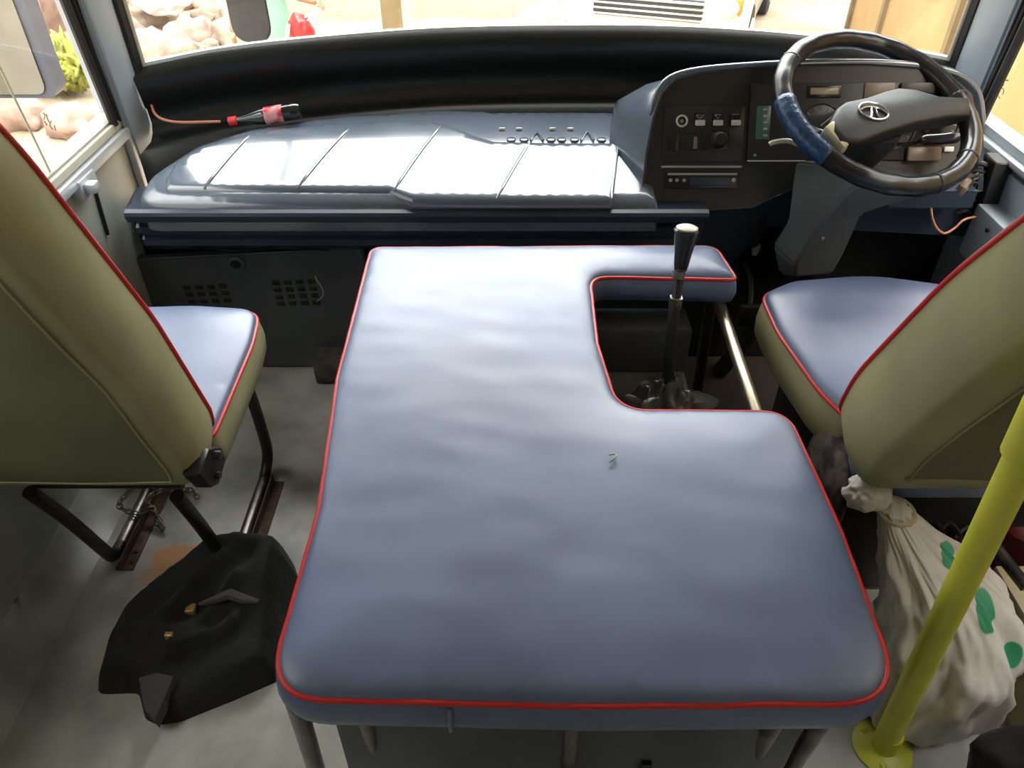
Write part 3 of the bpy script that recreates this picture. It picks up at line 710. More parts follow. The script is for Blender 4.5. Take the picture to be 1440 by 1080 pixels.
# ============================================================ ENGINE COVER + CUSHION
slope = lambda y: .485+.060*(y-.49)/1.05
g0 = P(938, 545, y=1.25)
ec_ = empty('engine_cover', (.09, .95, 0), 'dark grey sheet metal engine box under the blue cushion', 'engine cover')
bm = BM(); box(bm, (-.26, .56, 0), (.43, .99, .405), .01); box(bm, (-.26, .98, 0), (.13, 1.50, .43), .01); obj('housing', bm, 'panel', ec_)
bm = BM(); box(bm, (.12, .98, 0), (.40, 1.30, g0.z-.045), .02); box(bm, (.12, 1.28, 0), (.40, 1.49, .30), .01); obj('gearbox_tunnel', bm, 'tunnel', ec_)
bm = BM(); box(bm, (.13, 1.40, .30), (.40, 1.49, .42), .006); obj('front_shelf', bm, 'panel', ec_)
bm = BM(); box(bm, (.20, .552, .12), (.215, .562, .2)); obj('slot', bm, 'rubber', ec_)
fr = empty('cushion_frame', (.09, .95, 0), 'worn steel tube frame with splayed legs carrying the engine cover cushion', 'frame')
def legtube(pts, m='weartube', r=.014, name='leg'):
    bm = BM(); tube(bm, pts, r, 12); return obj(name, bm, m, fr)
legtube([(-.295, .545, .415), (-.33, .60, .0)]); legtube([(-.21, .545, .415), (-.215, .60, .0)], r=.011)
legtube([(.085, .545, .415), (.09, .565, .0)], r=.011); legtube([(.375, .545, .415), (.385, .60, .0)]); legtube([(.44, .545, .415), (.46, .60, .0)])
legtube([(.455, 1.49, .452), (.47, 1.50, .0)], 'blktube'); legtube([(.455, 1.01, .435), (.47, 1.03, .0)], 'blktube'); legtube([(-.29, 1.49, .452), (-.30, 1.50, 0)], 'blktube')
legtube([(.455, .545, .425), (.455, 1.49, .475)], 'steel', .0125, 'side_rail'); legtube([(-.29, .545, .42), (-.29, 1.49, .475)], 'steel', .012, 'side_rail')
legtube([(-.295, .545, .42), (.455, .545, .42)], 'weartube', .012, 'cross_rail')
# cushion
CUSH = [(-.308, .502, .075), (.10, .492, 0), (.487, .496, .085), (.492, .75, 0), (.478, 1.012, .05), (.30, 1.015, 0), (.185, 1.015, .09), (.163, 1.20, 0), (.166, 1.425, .045), (.478, 1.415, .012), (.457, 1.545, .035), (-.315, 1.538, .03), (-.318, 1.1, 0), (-.296, .80, 0)]
cp = resample(roundpoly(CUSH, 8), .02)
if area(cp) < 0: cp = cp[::-1]
cu = empty('engine_cushion', (.09, 1.0, .44), 'big notched blue vinyl cushion with red piping over the engine box', 'cushion')
to3c = lambda x, y, h: V((x, y, slope(y)+h))
bm = BM()
def cw(x, y, d):
    h = .010*math.sqrt(max(0, 1-(1-min(d/.02, 1))**2)) + .012*(1-(1-min(d/.15, 1))**2)
    k = min(d/.05, 1)
    h += k*.0028*noise.noise(V((x*3, y*3, 2)))+k*.0010*noise.noise(V((x*9+y*6, y*22, 7)))
    # radiating pulls near the piping
    e = max(0, 1-d/.06)*min(1, d/.01); h += e*.0016*noise.noise(V((x*40, y*40, 3)))
    return h
cap_mesh(bm, cp, .016, cw, to3c); o_ = obj('top_panel', bm, 'vinyl', cu, angle=180)
bm = BM(); wav = [.003*noise.noise(V((p[0]*8, p[1]*8, 0))) for p in cp]
side_mesh(bm, cp, [(-.01, -.055), (.004, -.052), (.009, -.032), (.006, -.012), (0, 0)], to3c); b_ = [v for v in bm.verts if False]
obj('side_panel', bm, 'vinyl', cu, angle=180)
bm = BM(); q = resample(cp, .02); tube(bm, [to3c(x+.001*noise.noise(V((x*30, y*30, 1))), y, .001+.0015*noise.noise(V((x*14, y*14, 4)))) for x, y in cp], .0042, 8, closed=True); obj('piping', bm, 'red', cu, angle=180)
bm = BM(); x_ = P(632, 1000, y=.49).x; tube(bm, [(x_, .488, slope(.48)-.002), (x_+.001, .482, slope(.48)-.03), (x_, .489, slope(.48)-.052)], .0032, 6); obj('seam', bm, 'vinyl', cu)
bm = BM(); q = P(862, 643, z=slope(.9)+.026); s_ = .006
tube(bm, cr([q+V((-s_, s_*.9, 0)), q+V((s_*.6, s_*1.2, 0)), q+V((s_*.8, 0, .001)), q+V((-s_, -s_*1.6, 0))], 4), .0014, 6); obj('loose_thread', bm, 'stitch', cu)

gp = V((.335, 1.235, .215)); gt = P(958, 372, y=1.33); kt = P(966, 322, y=1.34)
gb = empty('gear_lever', gp, 'tall black gear lever with ivory capped knob rising through the cushion notch', 'gear lever')
g0 = P(938, 545, y=1.25); g1 = P(950, 425, y=1.29)
bm = BM(); tube(bm, cr([g0-V((0, 0, .06)), g0, P(943, 480, y=1.27), g1, gt], 6), [.013]*12+[.0115]*7+[.010]*6, 12); obj('shaft', bm, 'blk', gb)
bm = BM(); tube(bm, [g1+V((0, 0, -.012)), g1+V((0, 0, .012))], .0135, 6); obj('lock_nut', bm, 'weartube', gb); bm = BM(); tube(bm, [P(953, 392, y=1.31), P(955, 382, y=1.315)], .013, 6); obj('lock_nut', bm, 'weartube', gb)
kd = (kt-gt).normalized(); L = (kt-gt).length
bm = BM(); lathe(bm, [(.012, -.012), (.0145, 0), (.017, .3*L), (.022, .75*L), (.0245, .96*L), (.022, L), (.02, L+.001)], gt, kd, 24); kn = obj('knob', bm, 'knob', gb)
bm = BM(); lathe(bm, [(.021, L-.001), (.021, L+.003), (.015, L+.006), (.004, L+.007)], gt, kd, 24); obj('knob_cap', bm, 'ivory', kn)
# crumpled boot
bm = BM(); NS, NR = 48, 12; rings = []
bc = V((g0.x+.005, g0.y-.01, g0.z-.05))
for j in range(NR+1):
    t = j/NR; r = .092*(1-t)+.014*t; r *= (1-.25*math.sin(t*PI)*.6)
    rg = []
    for i in range(NS):
        a = 2*PI*i/NS; f = 1+.20*math.sin(a*5+t*5)*(1-t*.6)+.18*noise.noise(V((math.cos(a)*2.2, math.sin(a)*2.2, t*3)))
        c = bc.lerp(V((g0.x, g0.y, bc.z+.075)), t)
        rg.append(bm.verts.new(c+V((math.cos(a)*r*f*1.05, math.sin(a)*r*f, .022*noise.noise(V((math.cos(a)*3, math.sin(a)*3, t*5)))*(0 if j == 0 else 1)))))
    rings.append(rg)
for A, B in zip(rings, rings[1:]):
    for i in range(NS): bm.faces.new((A[i], A[(i+1) % NS], B[(i+1) % NS], B[i]))
obj('boot', bm, 'boot', gb, angle=55)

# ============================================================ SEATS
def seat_pad(root, name, poly, to3, th, topmat, sidemat, puff=.02, botmat=None, wr=.002, step=.02, pipe=True, drop=0, sidebulge=.008):
    if area(poly) < 0: poly = poly[::-1]
    poly = resample(poly, .02)
    bm = BM(); cap_mesh(bm, poly, step, dome(.014, puff, wr, 7), to3); o = obj(name, bm, topmat, root, angle=180)
    bm = BM(); side_mesh(bm, poly, [(-.006, -th), (sidebulge*.7, -th*.8), (sidebulge, -th*.45), (sidebulge*.5, -th*.15), (0, 0)], to3)
    if botmat is None: cap_mesh(bm, inset(poly, .006), .05, lambda x, y, d: -th, to3)
    obj('side_band', bm, sidemat, root, angle=180)
    if pipe:
        bm = BM(); tube(bm, [to3(x, y, .001) for x, y in poly], .0042, 8, closed=True); obj('piping', bm, 'red', root, angle=180)
    return poly

def frame_back(o, rake, yaw=0):
    """backrest frame: u across, v up the back, h towards the front of the bus"""
    up_ = V((0, -math.sin(rake), math.cos(rake))); fw = V((0, math.cos(rake), math.sin(rake))); o = V(o)
    return lambda u, v, h: o+V((1, 0, 0))*u+up_*v+fw*h
def seat_back(root, poly, to3, th, seam_in):
    if area(poly) < 0: poly = poly[::-1]
    poly = resample(poly, .022)
    bm = BM(); cap_mesh(bm, poly, .03, dome(.014, .02, .002, 7), to3); obj('backrest_front', bm, 'vinyl', root, angle=180)
    bm = BM(); side_mesh(bm, poly, [(-.004, -th), (.006, -th*.85), (.010, -th*.5), (.005, -th*.15), (0, 0)], to3)
    q = inset(poly, .004)
    cap_mesh(bm, q, .03, lambda x, y, d: -th-.018*math.sqrt(max(0, 1-(1-min(d/seam_in, 1))**2))-.004*min(1, d/.02)*noise.noise(V((x*6, y*6, 3))), to3)
    bmesh.ops.remove_doubles(bm, verts=bm.verts[:], dist=.0004)
    obj('backrest_cover', bm, 'olive', root, angle=180)
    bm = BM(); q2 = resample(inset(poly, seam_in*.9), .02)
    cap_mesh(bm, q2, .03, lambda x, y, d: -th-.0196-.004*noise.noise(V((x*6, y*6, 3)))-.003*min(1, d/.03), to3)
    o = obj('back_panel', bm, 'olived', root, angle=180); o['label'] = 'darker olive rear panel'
    bm = BM(); q = inset(poly, seam_in*.9)
    tube(bm, [to3(x, y, -th-.0192-.004*noise.noise(V((x*6, y*6, 3)))) for x, y in q], .0020, 6, closed=True); obj('back_seam', bm, 'olive', root, angle=180)
    bm = BM(); tube(bm, [to3(x, y, .002) for x, y in poly], .0045, 8, closed=True); obj('piping', bm, 'red', root, angle=180)

# ---- left (passenger) seat
ls = empty('passenger_seat', (-.76, 1.20, 0), 'left front seat, blue cushion, olive backrest, red piping, black tube legs', 'seat')
zt = .438
sp_ = roundpoly([(-.975, 1.02, .03), (-.545, 1.02, .03), (-.540, 1.30, .4), (-.552, 1.41, .05), (-.70, 1.425, .4), (-.95, 1.41, .05)], 6)
seat_pad(ls, 'seat_cushion', sp_, lambda x, y, h: V((x, y, zt+.02*(y-1.02)/.4+h)), .085, 'vinyl', 'olive', .02)
lb = frame_back((-.755, 1.035, .455), math.radians(14))
bp_ = roundpoly([(-.225, .0, .05), (.215, .0, .05), (.225, .06, .1), (.215, .30, .5), (.165, .62, .5), (.105, .78, .08), (-.115, .78, .08), (-.175, .62, .5), (-.235, .30, .5)], 6)
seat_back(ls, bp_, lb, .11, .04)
def ulegs(root, x, yf, yr, ztop, leanr, r=.0135):
    def part(nm, pts, m): bm = BM(); tube(bm, cr(pts, 6), r, 12); obj(nm, bm, m, root)
    part('leg', [(x, yf-.02, ztop), (x, yf+.005, .22), (x, yf+.012, .08), (x, yf-.005, .038), (x, yf-.05, .018)], 'blktube')
    part('runner', [(x, yf-.04, .0185), (x, (yf+yr)/2, .018), (x, yr+.045, .018)], 'weartube')
    part('leg', [(x, yr+.055, .018), (x, yr+.016, .026), (x, yr-.0, .06), (x, yr-leanr*.5, .22), (x, yr-leanr, ztop)], 'blktube')
p = P(135, 797, z=.02); q = P(330, 850, z=.02)
ulegs(ls, -.885, 1.385, p.y+.01, .355, .10)
ulegs(ls, -.612, 1.385, p.y-.02, .355, .08)
for x in (-.885, -.612):
    bm = BM(); box(bm, (x+.005, 1.07, .0), (x+.045, 1.34, .004), .001); box(bm, (x+.018, 1.07, .0), (x+.022, 1.34, .03), .001); o = obj('floor_rail', bm, 'rust', ls)
    for y in (1.09, 1.12, 1.31): bm = BM(); lathe(bm, [(.006, .0035), (.006, .006), (.003, .007)], (x+.034, y, 0), (0, 0, 1), 8); obj('bolt', bm, 'blk', o)
bm = BM(); tube(bm, [(-.885, 1.36, .345), (-.612, 1.36, .345)], .012, 10); obj('cross_tube', bm, 'blktube', ls); bm = BM(); tube(bm, [(-.885, 1.0, .355), (-.612, 1.0, .355)], .012, 10); obj('cross_tube', bm, 'blktube', ls)
# hinge bracket at the rear right
a = P(308, 622, x=-.515); bm = BM()
pl = [P(293, 630, x=-.515), P(312, 628, x=-.515), P(318, 648, x=-.515), P(308, 682, x=-.515), P(298, 686, x=-.515), P(280, 668, x=-.515)]
A = [bm.verts.new(p) for p in pl]; B = [bm.verts.new(p-V((.03, 0, 0))) for p in pl]
for i in range(6): bm.faces.new((A[i], A[(i+1) % 6], B[(i+1) % 6], B[i]))
bm.faces.new(A); bm.faces.new(B); bmesh.ops.bevel(bm, geom=bm.edges[:], offset=.003, segments=1, affect='EDGES'); hb = obj('hinge_bracket', bm, 'blktube', ls)
bm = BM(); lathe(bm, [(.008, 0), (.008, .01), (.004, .012)], P(302, 640, x=-.514), (1, 0, 0), 6); obj('bolt', bm, 'weartube', hb); bm = BM(); lathe(bm, [(.006, 0), (.006, .008)], P(304, 668, x=-.514), (1, 0, 0), 6); obj('bolt', bm, 'weartube', hb)

# ---- right (driver) seat
rs = empty('driver_seat', (.80, 1.20, 0), 'right driver seat, blue cushion with olive backrest behind the steering wheel', 'seat')
sp2 = roundpoly([(.61, 1.045, .02), (.58, 1.12, .3), (.548, 1.30, .4), (.545, 1.43, .05), (.62, 1.475, .1), (.80, 1.50, .4), (.93, 1.465, .04), (1.06, 1.42, .06), (1.06, 1.045, .02)], 6)
seat_pad(rs, 'seat_cushion', sp2, lambda x, y, h: V((x, y, .465+.02*(y-1.0)/.4+h)), .10, 'vinyl', 'olive', .025)
rb_ = frame_back((.80, 1.05, .470), math.radians(20))
bp2 = roundpoly([(-.215, .0, .07), (.215, .0, .07), (.23, .15, .4), (.20, .40, .5), (.15, .56, .3), (.09, .66, .08), (-.09, .66, .08), (-.15, .56, .3), (-.20, .40, .5), (-.23, .15, .4)], 6)
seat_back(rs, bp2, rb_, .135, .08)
bm = BM(); box(bm, (.60, .955, .355), (1.05, 1.0, .432), .012); obj('rear_skirt', bm, 'vinyl', rs)
bm = BM(); box(bm, (.62, 1.02, .0), (1.04, 1.40, .365), .01); obj('pedestal', bm, 'blk', rs)

# ============================================================ LOOSE THINGS
# mottled dark cloth between seat and cushion
bm = BM(); pts = [(1168, 590), (1185, 605), (1198, 640), (1205, 662), (1195, 690), (1180, 680), (1160, 640), (1150, 600)]
cl = [P(a_, b_, z=.40) for a_, b_ in pts]; cc = sum(cl, V())/len(cl); n = len(cl)
rgs = []
for s_, z_ in ((1.25, 0), (1.1, .36), (1.0, .40), (.6, .425), (.15, .43)):
    rgs.append([bm.verts.new(V((cc.x+(p.x-cc.x)*s_, cc.y+(p.y-cc.y)*s_, z_+.012*noise.noise(p*20+V((0, 0, s_*9)))))) for p in [V(cr(cl, 4, True)[k]) for k in range(0, n*4)]])
for A, B in zip(rgs, rgs[1:]):
    m_ = len(A)
    for i in range(m_): bm.faces.new((A[i], A[(i+1) % m_], B[(i+1) % m_], B[i]))
bm.faces.new(rgs[-1]); bm.faces.new(rgs[0])
thing_mesh('cloth_bundle', bm, 'camo', 'dark mottled cloth bundle squeezed between cushion and driver seat', 'cloth', angle=180)
def blob(name, c, rad, m, label, cat, seed=0, amp=.25, fs=3.0, flat=None, sub=4, parent=None):
    bm = BM(); bmesh.ops.create_icosphere(bm, subdivisions=sub, radius=1)
    for v in bm.verts:
        d = v.co.normalized(); k = 1+amp*noise.noise(d*fs+V((seed, 0, 0)))+amp*.4*noise.noise(d*fs*2.6+V((seed, 3, 0)))
        v.co = V((c[0]+d.x*rad[0]*k, c[1]+d.y*rad[1]*k, c[2]+d.z*rad[2]*k))
        if flat is not None and v.co.z < flat: v.co.z = flat
    o = obj(name, bm, m, parent, angle=180)
    if label: tag(o, label, cat)
    return o
q = P(1325, 735, z=.12); blob('rag', (q.x, q.y+.02, .10), (.13, .085, .11), 'cloth', 'black crumpled rag under the driver seat behind the white sack', 'rag', 4, .5, 3, 0)
q = P(1330, 745, z=.20); bm = BM()
for k in range(4):
    a0 = q+V((-.05+k*.03, -.01*k, .0)); tube(bm, cr([a0, a0+V((.02, .01, .02)), a0+V((.035, -.01, .01)), a0+V((.05, .0, -.02))], 5), .005, 6)
thing_mesh('rope', bm, 'weartube', 'greyish tangled cord lying on the black rag behind the sack', 'rope')

# woven sack
s0 = V((.80, .72, .0))
SACK_GREEN = [((P(1398, 870, z=.30)), (.022, .06, .035)), ((P(1412, 905, z=.22)), (.022, .05, .03)), ((P(1338, 785, z=.34)), (.02, .04, .012)), (P(1228, 725, z=.37), (.006, .02, .018))]
M['sack'] = sack_mat()
def loft(bm, secs, NS=56, wr=.0, seed=0, ns=3, fold=0):
    """secs (centre, rx, ry) horizontal-ish rings with noise"""
    rings = []; cs = cr([V(s[0]) for s in secs], 6); rx = cr([V((s[1], s[2], 0)) for s in secs], 6)
    for j, (c, r) in enumerate(zip(cs, rx)):
        rg = []; t = j/len(cs)
        for i in range(NS):
            a = 2*PI*i/NS; d = V((math.cos(a), math.sin(a), 0))
            k = 1+wr*noise.noise(V((d.x*ns, d.y*ns, c.z*14+seed)))+wr*.5*noise.noise(V((d.x*ns*2.5, d.y*ns*2.5, c.z*40+seed)))+fold*math.sin(a*9+seed)*t**3
            rg.append(bm.verts.new(c+V((d.x*r.x*k, d.y*r.y*k, .0))))
        rings.append(rg)
    for A, B in zip(rings, rings[1:]):
        for i in range(NS): bm.faces.new((A[i], A[(i+1) % NS], B[(i+1) % NS], B[i]))
    bm.faces.new(rings[0]); bm.faces.new(rings[-1])
bm = BM()
loft(bm, [((.755, .735, .004), .08, .055), ((.765, .745, .03), .105, .08), ((.775, .765, .12), .118, .10), ((.775, .79, .20), .116, .11), ((.755, .83, .28), .10, .095), ((.705, .87, .335), .06, .06), ((.675, .905, .372), .030, .032), ((.668, .91, .385), .024, .026)], wr=.22, seed=2, fold=.16, NS=160)
sk = thing_mesh('sack', bm, M['sack'], 'white woven sack with green print and tied neck beside the yellow pole', 'sack', angle=180)
k0 = P(1217, 697, z=.395)
blob('tied_neck', (k0.x+.002, k0.y+.002, .402), (.040, .036, .030), M['sack'], None, None, 9, .24, 1.5, None, 5, sk)
bm = BM(); tube(bm, [V((.672, .909, .377))+V((.030*math.cos(t*PI/8), .030*math.sin(t*PI/8), .003*math.sin(t*PI/8))) for t in range(16)], .005, 8, closed=True); obj('tie_cord', bm, 'skinbox', sk)

# yellow grab pole
b0 = P(1240, 1052, z=0); t0 = P(1446, 627, z=.765); dr = (t0-b0).normalized()
yp = empty('grab_pole', b0, 'bright yellow grab pole rising from a round floor flange at right', 'pole')
topz = ZC-.01; bt = b0+dr*(topz/dr.z)
bm = BM(); tube(bm, [b0, bt], .0205, 24, cap=True); obj('tube', bm, 'yellow', yp)
bm = BM(); lathe(bm, [(.050, 0), (.052, .003), (.046, .007), (.03, .009), (.0225, .012), (.0225, .055), (.0205, .057)], b0, (0, 0, 1), 28); fl = obj('flange', bm, 'yellow', yp)
for k in range(3):
    a_ = math.radians(250+120*k); bm = BM(); lathe(bm, [(.006, 0), (.006, .004), (.003, .006)], b0+V((math.cos(a_)*.038, math.sin(a_)*.038, .006)), (0, 0, 1), 8); obj('bolt', bm, 'yellow', fl)
bm = BM(); j = t0+V((-.0, 0, .02)); tube(bm, [j-dr*.035, j+dr*.05], .027, 20); obj('clamp', bm, 'yellow', yp)
bm = BM(); tube(bm, [j+dr*.01, j+V((.30, .02, .02)), (XR, j.y+.05, j.z+.03)], .019, 16); obj('side_arm', bm, 'yellow', yp)

# things at the right edge
bx = empty('carton', P(1440, 930, z=.15), 'cream cardboard carton at the right edge behind the sack', 'carton')
bm = BM(); box(bm, (.925, .70, .0), (1.14, .93, .20), .004); obj('box_body', bm, 'skinbox', bx)
bm = BM(); box(bm, (.93, .70, .2), (1.135, .812, .203), .001); obj('flap', bm, 'skinbox', bx)
bm = BM(); tube(bm, [P(1375, 740, z=.20), P(1445, 830, z=.20)], .014, 12); thing_mesh('steel_tube', bm, 'weartube', 'worn brown steel tube lying behind the yellow pole at right', 'tube')
q = P(1440, 750, z=.2); bm = BM(); lathe(bm, [(.045, -.20), (.06, -.18), (.06, -.01), (.05, .0), (.02, .003)], (q.x+.03, q.y+.03, .205), (0, 0, 1), 24); thing_mesh('canister', bm, 'maroon', 'dark maroon round canister behind the yellow pole at the right edge', 'canister')
# dark bag bottom right
q = P(1440, 1075, z=.2); blob('dark_bag', (q.x+.035, q.y-.06, .15), (.13, .12, .16), 'cloth', 'dark grey cloth bag cut by the bottom right corner', 'bag', 3, .25, 2.2, .0)

# black jacket heap on the left floor
JK = [(135, 977, 0), (150, 915, .03), (175, 870, .05), (240, 812, .08), (300, 772, .11), (345, 760, .12), (405, 764, .13), (413, 790, .12), (400, 850, .08), (398, 905, .04), (392, 958, .0), (330, 985, .0), (255, 1015, .0), (222, 1020, .0), (205, 1012, .0), (196, 975, .0)]
jp = []
for a_, b_, z_ in JK: p_ = P(a_, b_, z=z_*.55); jp.append((min(p_.x, -.345), p_.y))
jp = resample(roundpoly([(*p_, .02) for p_ in jp], 3), .012)
if area(jp) < 0: jp = jp[::-1]
def jh(x, y, d):
    e = 1-(1-min(d/.035, 1))**2
    back = min(1, max(0, (y-.72)/.42))
    h = e*(.035+.085*back)
    a1 = noise.noise(V((x*5+y*7, y*4-x*3, 1)))
    a2 = 1-abs(noise.noise(V((x*7+2*y, y*12-x*6, 4))))*2.2
    rim = math.exp(-((d-.045)/.028)**2)*back*.045
    hollow = -.05*min(1, max(0, (d-.09)/.05))*back
    h += rim+hollow+e*(.025*a1+.045*max(0, a2)*min(1, max(0, d-.05)/.04)+.003*noise.noise(V((x*40, y*40, 2))))
    return max(.003, h)
bm = BM(); cap_mesh(bm, jp, .009, jh, lambda x, y, h: V((x, y, h)))
side_mesh(bm, jp, [(0, .003), (0, .0005)], lambda x, y, h: V((x, y, h)))
jk = thing_mesh('jacket', bm, 'cloth', 'crumpled black jacket with brass zip pulls heaped on the floor', 'jacket', angle=180)
def jz(px, py):
    p_ = P(px, py, z=.05)
    for _ in range(8): p_ = P(px, py, z=jh(p_.x, p_.y, dist_edge(p_.x, p_.y, jp)))
    return p_
for (a_, b_, s_, t_) in ((269, 858, .009, .010), (239, 895, .008, .005)):
    q = jz(a_, b_); bm = BM(); box(bm, q+V((-s_, -t_, -.006)), q+V((s_, t_, .010)), .002); obj('zip_pull', bm, 'brass', jk)
bm = BM(); tube(bm, [jz(a_, b_)+V((0, 0, .005)) for a_, b_ in ((282, 852), (305, 845), (325, 838), (345, 845), (365, 848))], [.004, .009, .012, .010, .004], 8); obj('fold', bm, 'clothg', jk)
pt = [(200, 962), (208, 1005), (222, 1020), (236, 990), (248, 960), (225, 955)]
bm = BM(); pts = [jz(a_, b_) for a_, b_ in pt]; A = [bm.verts.new(V((p_.x, p_.y, p_.z+.022))) for p_ in pts]; B = [bm.verts.new(V((p_.x, p_.y, max(.002, p_.z-.01)))) for p_ in pts]
for i in range(6): bm.faces.new((A[i], A[(i+1) % 6], B[(i+1) % 6], B[i]))
bm.faces.new(A); bm.faces.new(B); obj('lining', bm, 'clothg', jk)

# chain on the floor
ch = empty('chain', P(200, 700, z=0), 'rusty steel chain lying in loops over the left seat floor rail', 'chain')
path_ = [P(148, 684, z=.008), P(165, 690, z=.010), P(180, 680, z=.010), P(188, 700, z=.012), P(172, 722, z=.012), P(195, 726, z=.03), P(215, 715, z=.04), P(222, 738, z=.012), P(232, 745, z=.010), P(220, 728, z=.012), P(212, 712, z=.014), P(230, 702, z=.012), P(248, 690, z=.012), P(268, 688, z=.010), P(278, 700, z=.010)]
path = [V((p_.x, p_.y, .040 if -.925 < p_.x < -.83 else p_.z)) for p_ in path_]
pts = cr(path, 12); acc = 0; links = [pts[0]]
for a_, b_ in zip(pts, pts[1:]):
    acc += (b_-a_).length
    if acc > .0135: links.append(b_); acc = 0
for k in range(len(links)-1):
    c_ = (links[k]+links[k+1])/2; t_ = (links[k+1]-links[k]).normalized(); s_ = V((0, 0, 1)) if k % 2 else t_.cross(V((0, 0, 1))).normalized()
    s_ = (s_-t_*s_.dot(t_)).normalized(); c_.z = max(c_.z, .0075)
    bm = BM(); tube(bm, [c_+t_*.0105*math.cos(2*PI*i/12)+s_*.0058*math.sin(2*PI*i/12) for i in range(12)], .0021, 6, closed=True)
    obj('chain_link', bm, 'chain', ch, angle=180)
bm = BM(); box(bm, (.475, 1.02, .0), (1.12, 1.855, .006), .002); thing_mesh('floor_tone', bm, mat('brown darkening sheet', (.11, .085, .065), .7, var=.3, vscale=10), 'added brown darkening sheet on the floor under the driver seat and pedals', 'mat')  # added sheet that gives the driver's floor its dim brown tone
# stone block
q = P(466, 512, z=.04); bm = BM(); box(bm, (q.x-.04, q.y-.045, .0), (q.x+.06, q.y+.04, .075), .008)
bmesh.ops.subdivide_edges(bm, edges=bm.edges[:], cuts=3, use_grid_fill=True)
for v in bm.verts: v.co += V((noise.noise(v.co*40), noise.noise(v.co*40+V((9, 0, 0))), noise.noise(v.co*35+V((0, 9, 0)))*(1 if v.co.z > .01 else 0)))*.006
thing_mesh('stone_block', bm, 'brick', 'rough grey brown stone block on the floor by the engine box', 'stone', angle=60)

# cola bottle lying in the trough
ba = P(322, 171, y=2.0); bb_ = P(424, 155, y=2.02); ax = (bb_-ba); Lb = ax.length
bo = empty('bottle', ba, 'small dark cola bottle with red cap and label lying behind the dashboard', 'bottle')
R_ = .021; k_ = Lb
bm = BM(); lathe(bm, [(.0085, .09*k_), (.0085, .14*k_), (.011, .22*k_), (.0165, .34*k_), (R_*.98, .44*k_), (R_, .52*k_), (R_*.95, .60*k_), (R_, .80*k_), (R_*1.0, .93*k_), (R_*.85, .985*k_), (R_*.6, k_)], ba, ax, 28); obj('body', bm, 'cola', bo)
bm = BM(); lathe(bm, [(.0115, 0), (.012, .004), (.012, .11*k_), (.010, .115*k_)], ba, ax, 20); obj('cap', bm, 'redp', bo)
bm = BM(); lathe(bm, [(R_*1.01, .50*k_), (R_*1.05, .505*k_), (R_*1.05, .745*k_), (R_*1.01, .75*k_)], ba, ax, 28); obj('label', bm, 'redlab', bo)

# ============================================================ OUTSIDE
GZ = -1.10
bm = BM(); bmesh.ops.create_grid(bm, x_segments=80, y_segments=60, size=1)
for v in bm.verts:
    v.co = V((v.co.x*26, 12+v.co.y*26, 0)); 
    v.co.z = GZ+.05*noise.noise(v.co*.6)+ (.25*max(0, min(1, (-v.co.x-2.6)/3))*max(0, min(1, (v.co.y-5)/4)))*(1+.8*noise.noise(v.co*1.5))
g = struct('ground', bm, 'ground', angle=180)
# far plaster wall
bm = BM(); box(bm, (-14, 13.0, GZ-.2), (12, 13.3, 3.2)); thing_mesh('boundary_wall', bm, 'wallp', 'pale plaster wall running across the far side of the yard', 'wall', smooth=False)
bm = BM(); tl = P(630, -30, y=12.7); br = P(690, 8, y=12.7); box(bm, (tl.x, 12.82, br.z), (br.x, 12.98, tl.z+.5), .01); thing_mesh('sign_board', bm, 'gsign', 'green board hanging on the plaster wall behind the windscreen', 'board')
bm = BM(); q = P(553, 45, y=8.5); lathe(bm, [(.11, 0), (.10, 1.5), (.095, 3.4)], (q.x, 8.5, GZ-.02), (0, 0, 1), 16)
thing_mesh('wooden_post', bm, 'wood', 'tan wooden post standing in the yard beyond the windscreen', 'post')
# pale sacks of plaster beside the wall
def rock(c, r, m, i, name, label, cat, group):
    o = blob(name, c, r, m, label, cat, i*3.1, .35, 1.8, None, 3); o['group'] = group; return o
rnd = random.Random(5)
for i in range(46):
    px = rnd.uniform(150, 345); py = rnd.uniform(-25, 85); r = rnd.uniform(.07, .26)
    q = P(px, py, z=-1.0)
    if q.y > 12.6 or py > 95-(px-200)*.25: continue
    rock((q.x, q.y, GZ+.12+r*.2), (r*1.3, r, r*.8), 'rock' if i % 3 else 'rockp', i, 'rubble_stone', 'weathered rubble stone in the heap beyond the left of the windscreen', 'stone', 'rubble stones left beyond the windscreen')
for i in range(7):
    q = V((-6.3+i*.52, 6.6-(i % 2)*.15, 0)); r = rnd.uniform(.17, .20)
    rock((q.x, q.y, GZ+.12), (r*1.2, r, r*.9), 'rockp', 40+i, 'kerb_stone', 'pinkish stone in the low ridge outside the left side window', 'stone', 'pinkish ridge stones outside the left window')
for i in range(5):
    px = 45+i*14; py = 64; q = P(px, py, y=7.2+.2*(i % 2))
    bl = blob('shrub', (q.x, q.y, -.75), (.13, .16, .17), 'leaf', 'yellow green low shrub outside the left side window', 'shrub', i*2, .9, 4.5, None, 4)
    bl['group'] = 'yellow green shrubs outside the left window'
bm = BM(); box(bm, (-14, 8.6, GZ-.1), (-4.9, 12.3, .35)); 
bmesh.ops.subdivide_edges(bm, edges=bm.edges[:], cuts=24, use_grid_fill=True)
for v in bm.verts: v.co += V((.3*noise.noise(v.co*1.2), .2*noise.noise(v.co*1.7), .25*noise.noise(v.co*1.1+V((5, 0, 0)))))
thing_mesh('stone_bank', bm, 'rockp', 'pinkish earth and stone bank rising left of the yard', 'bank', angle=60)
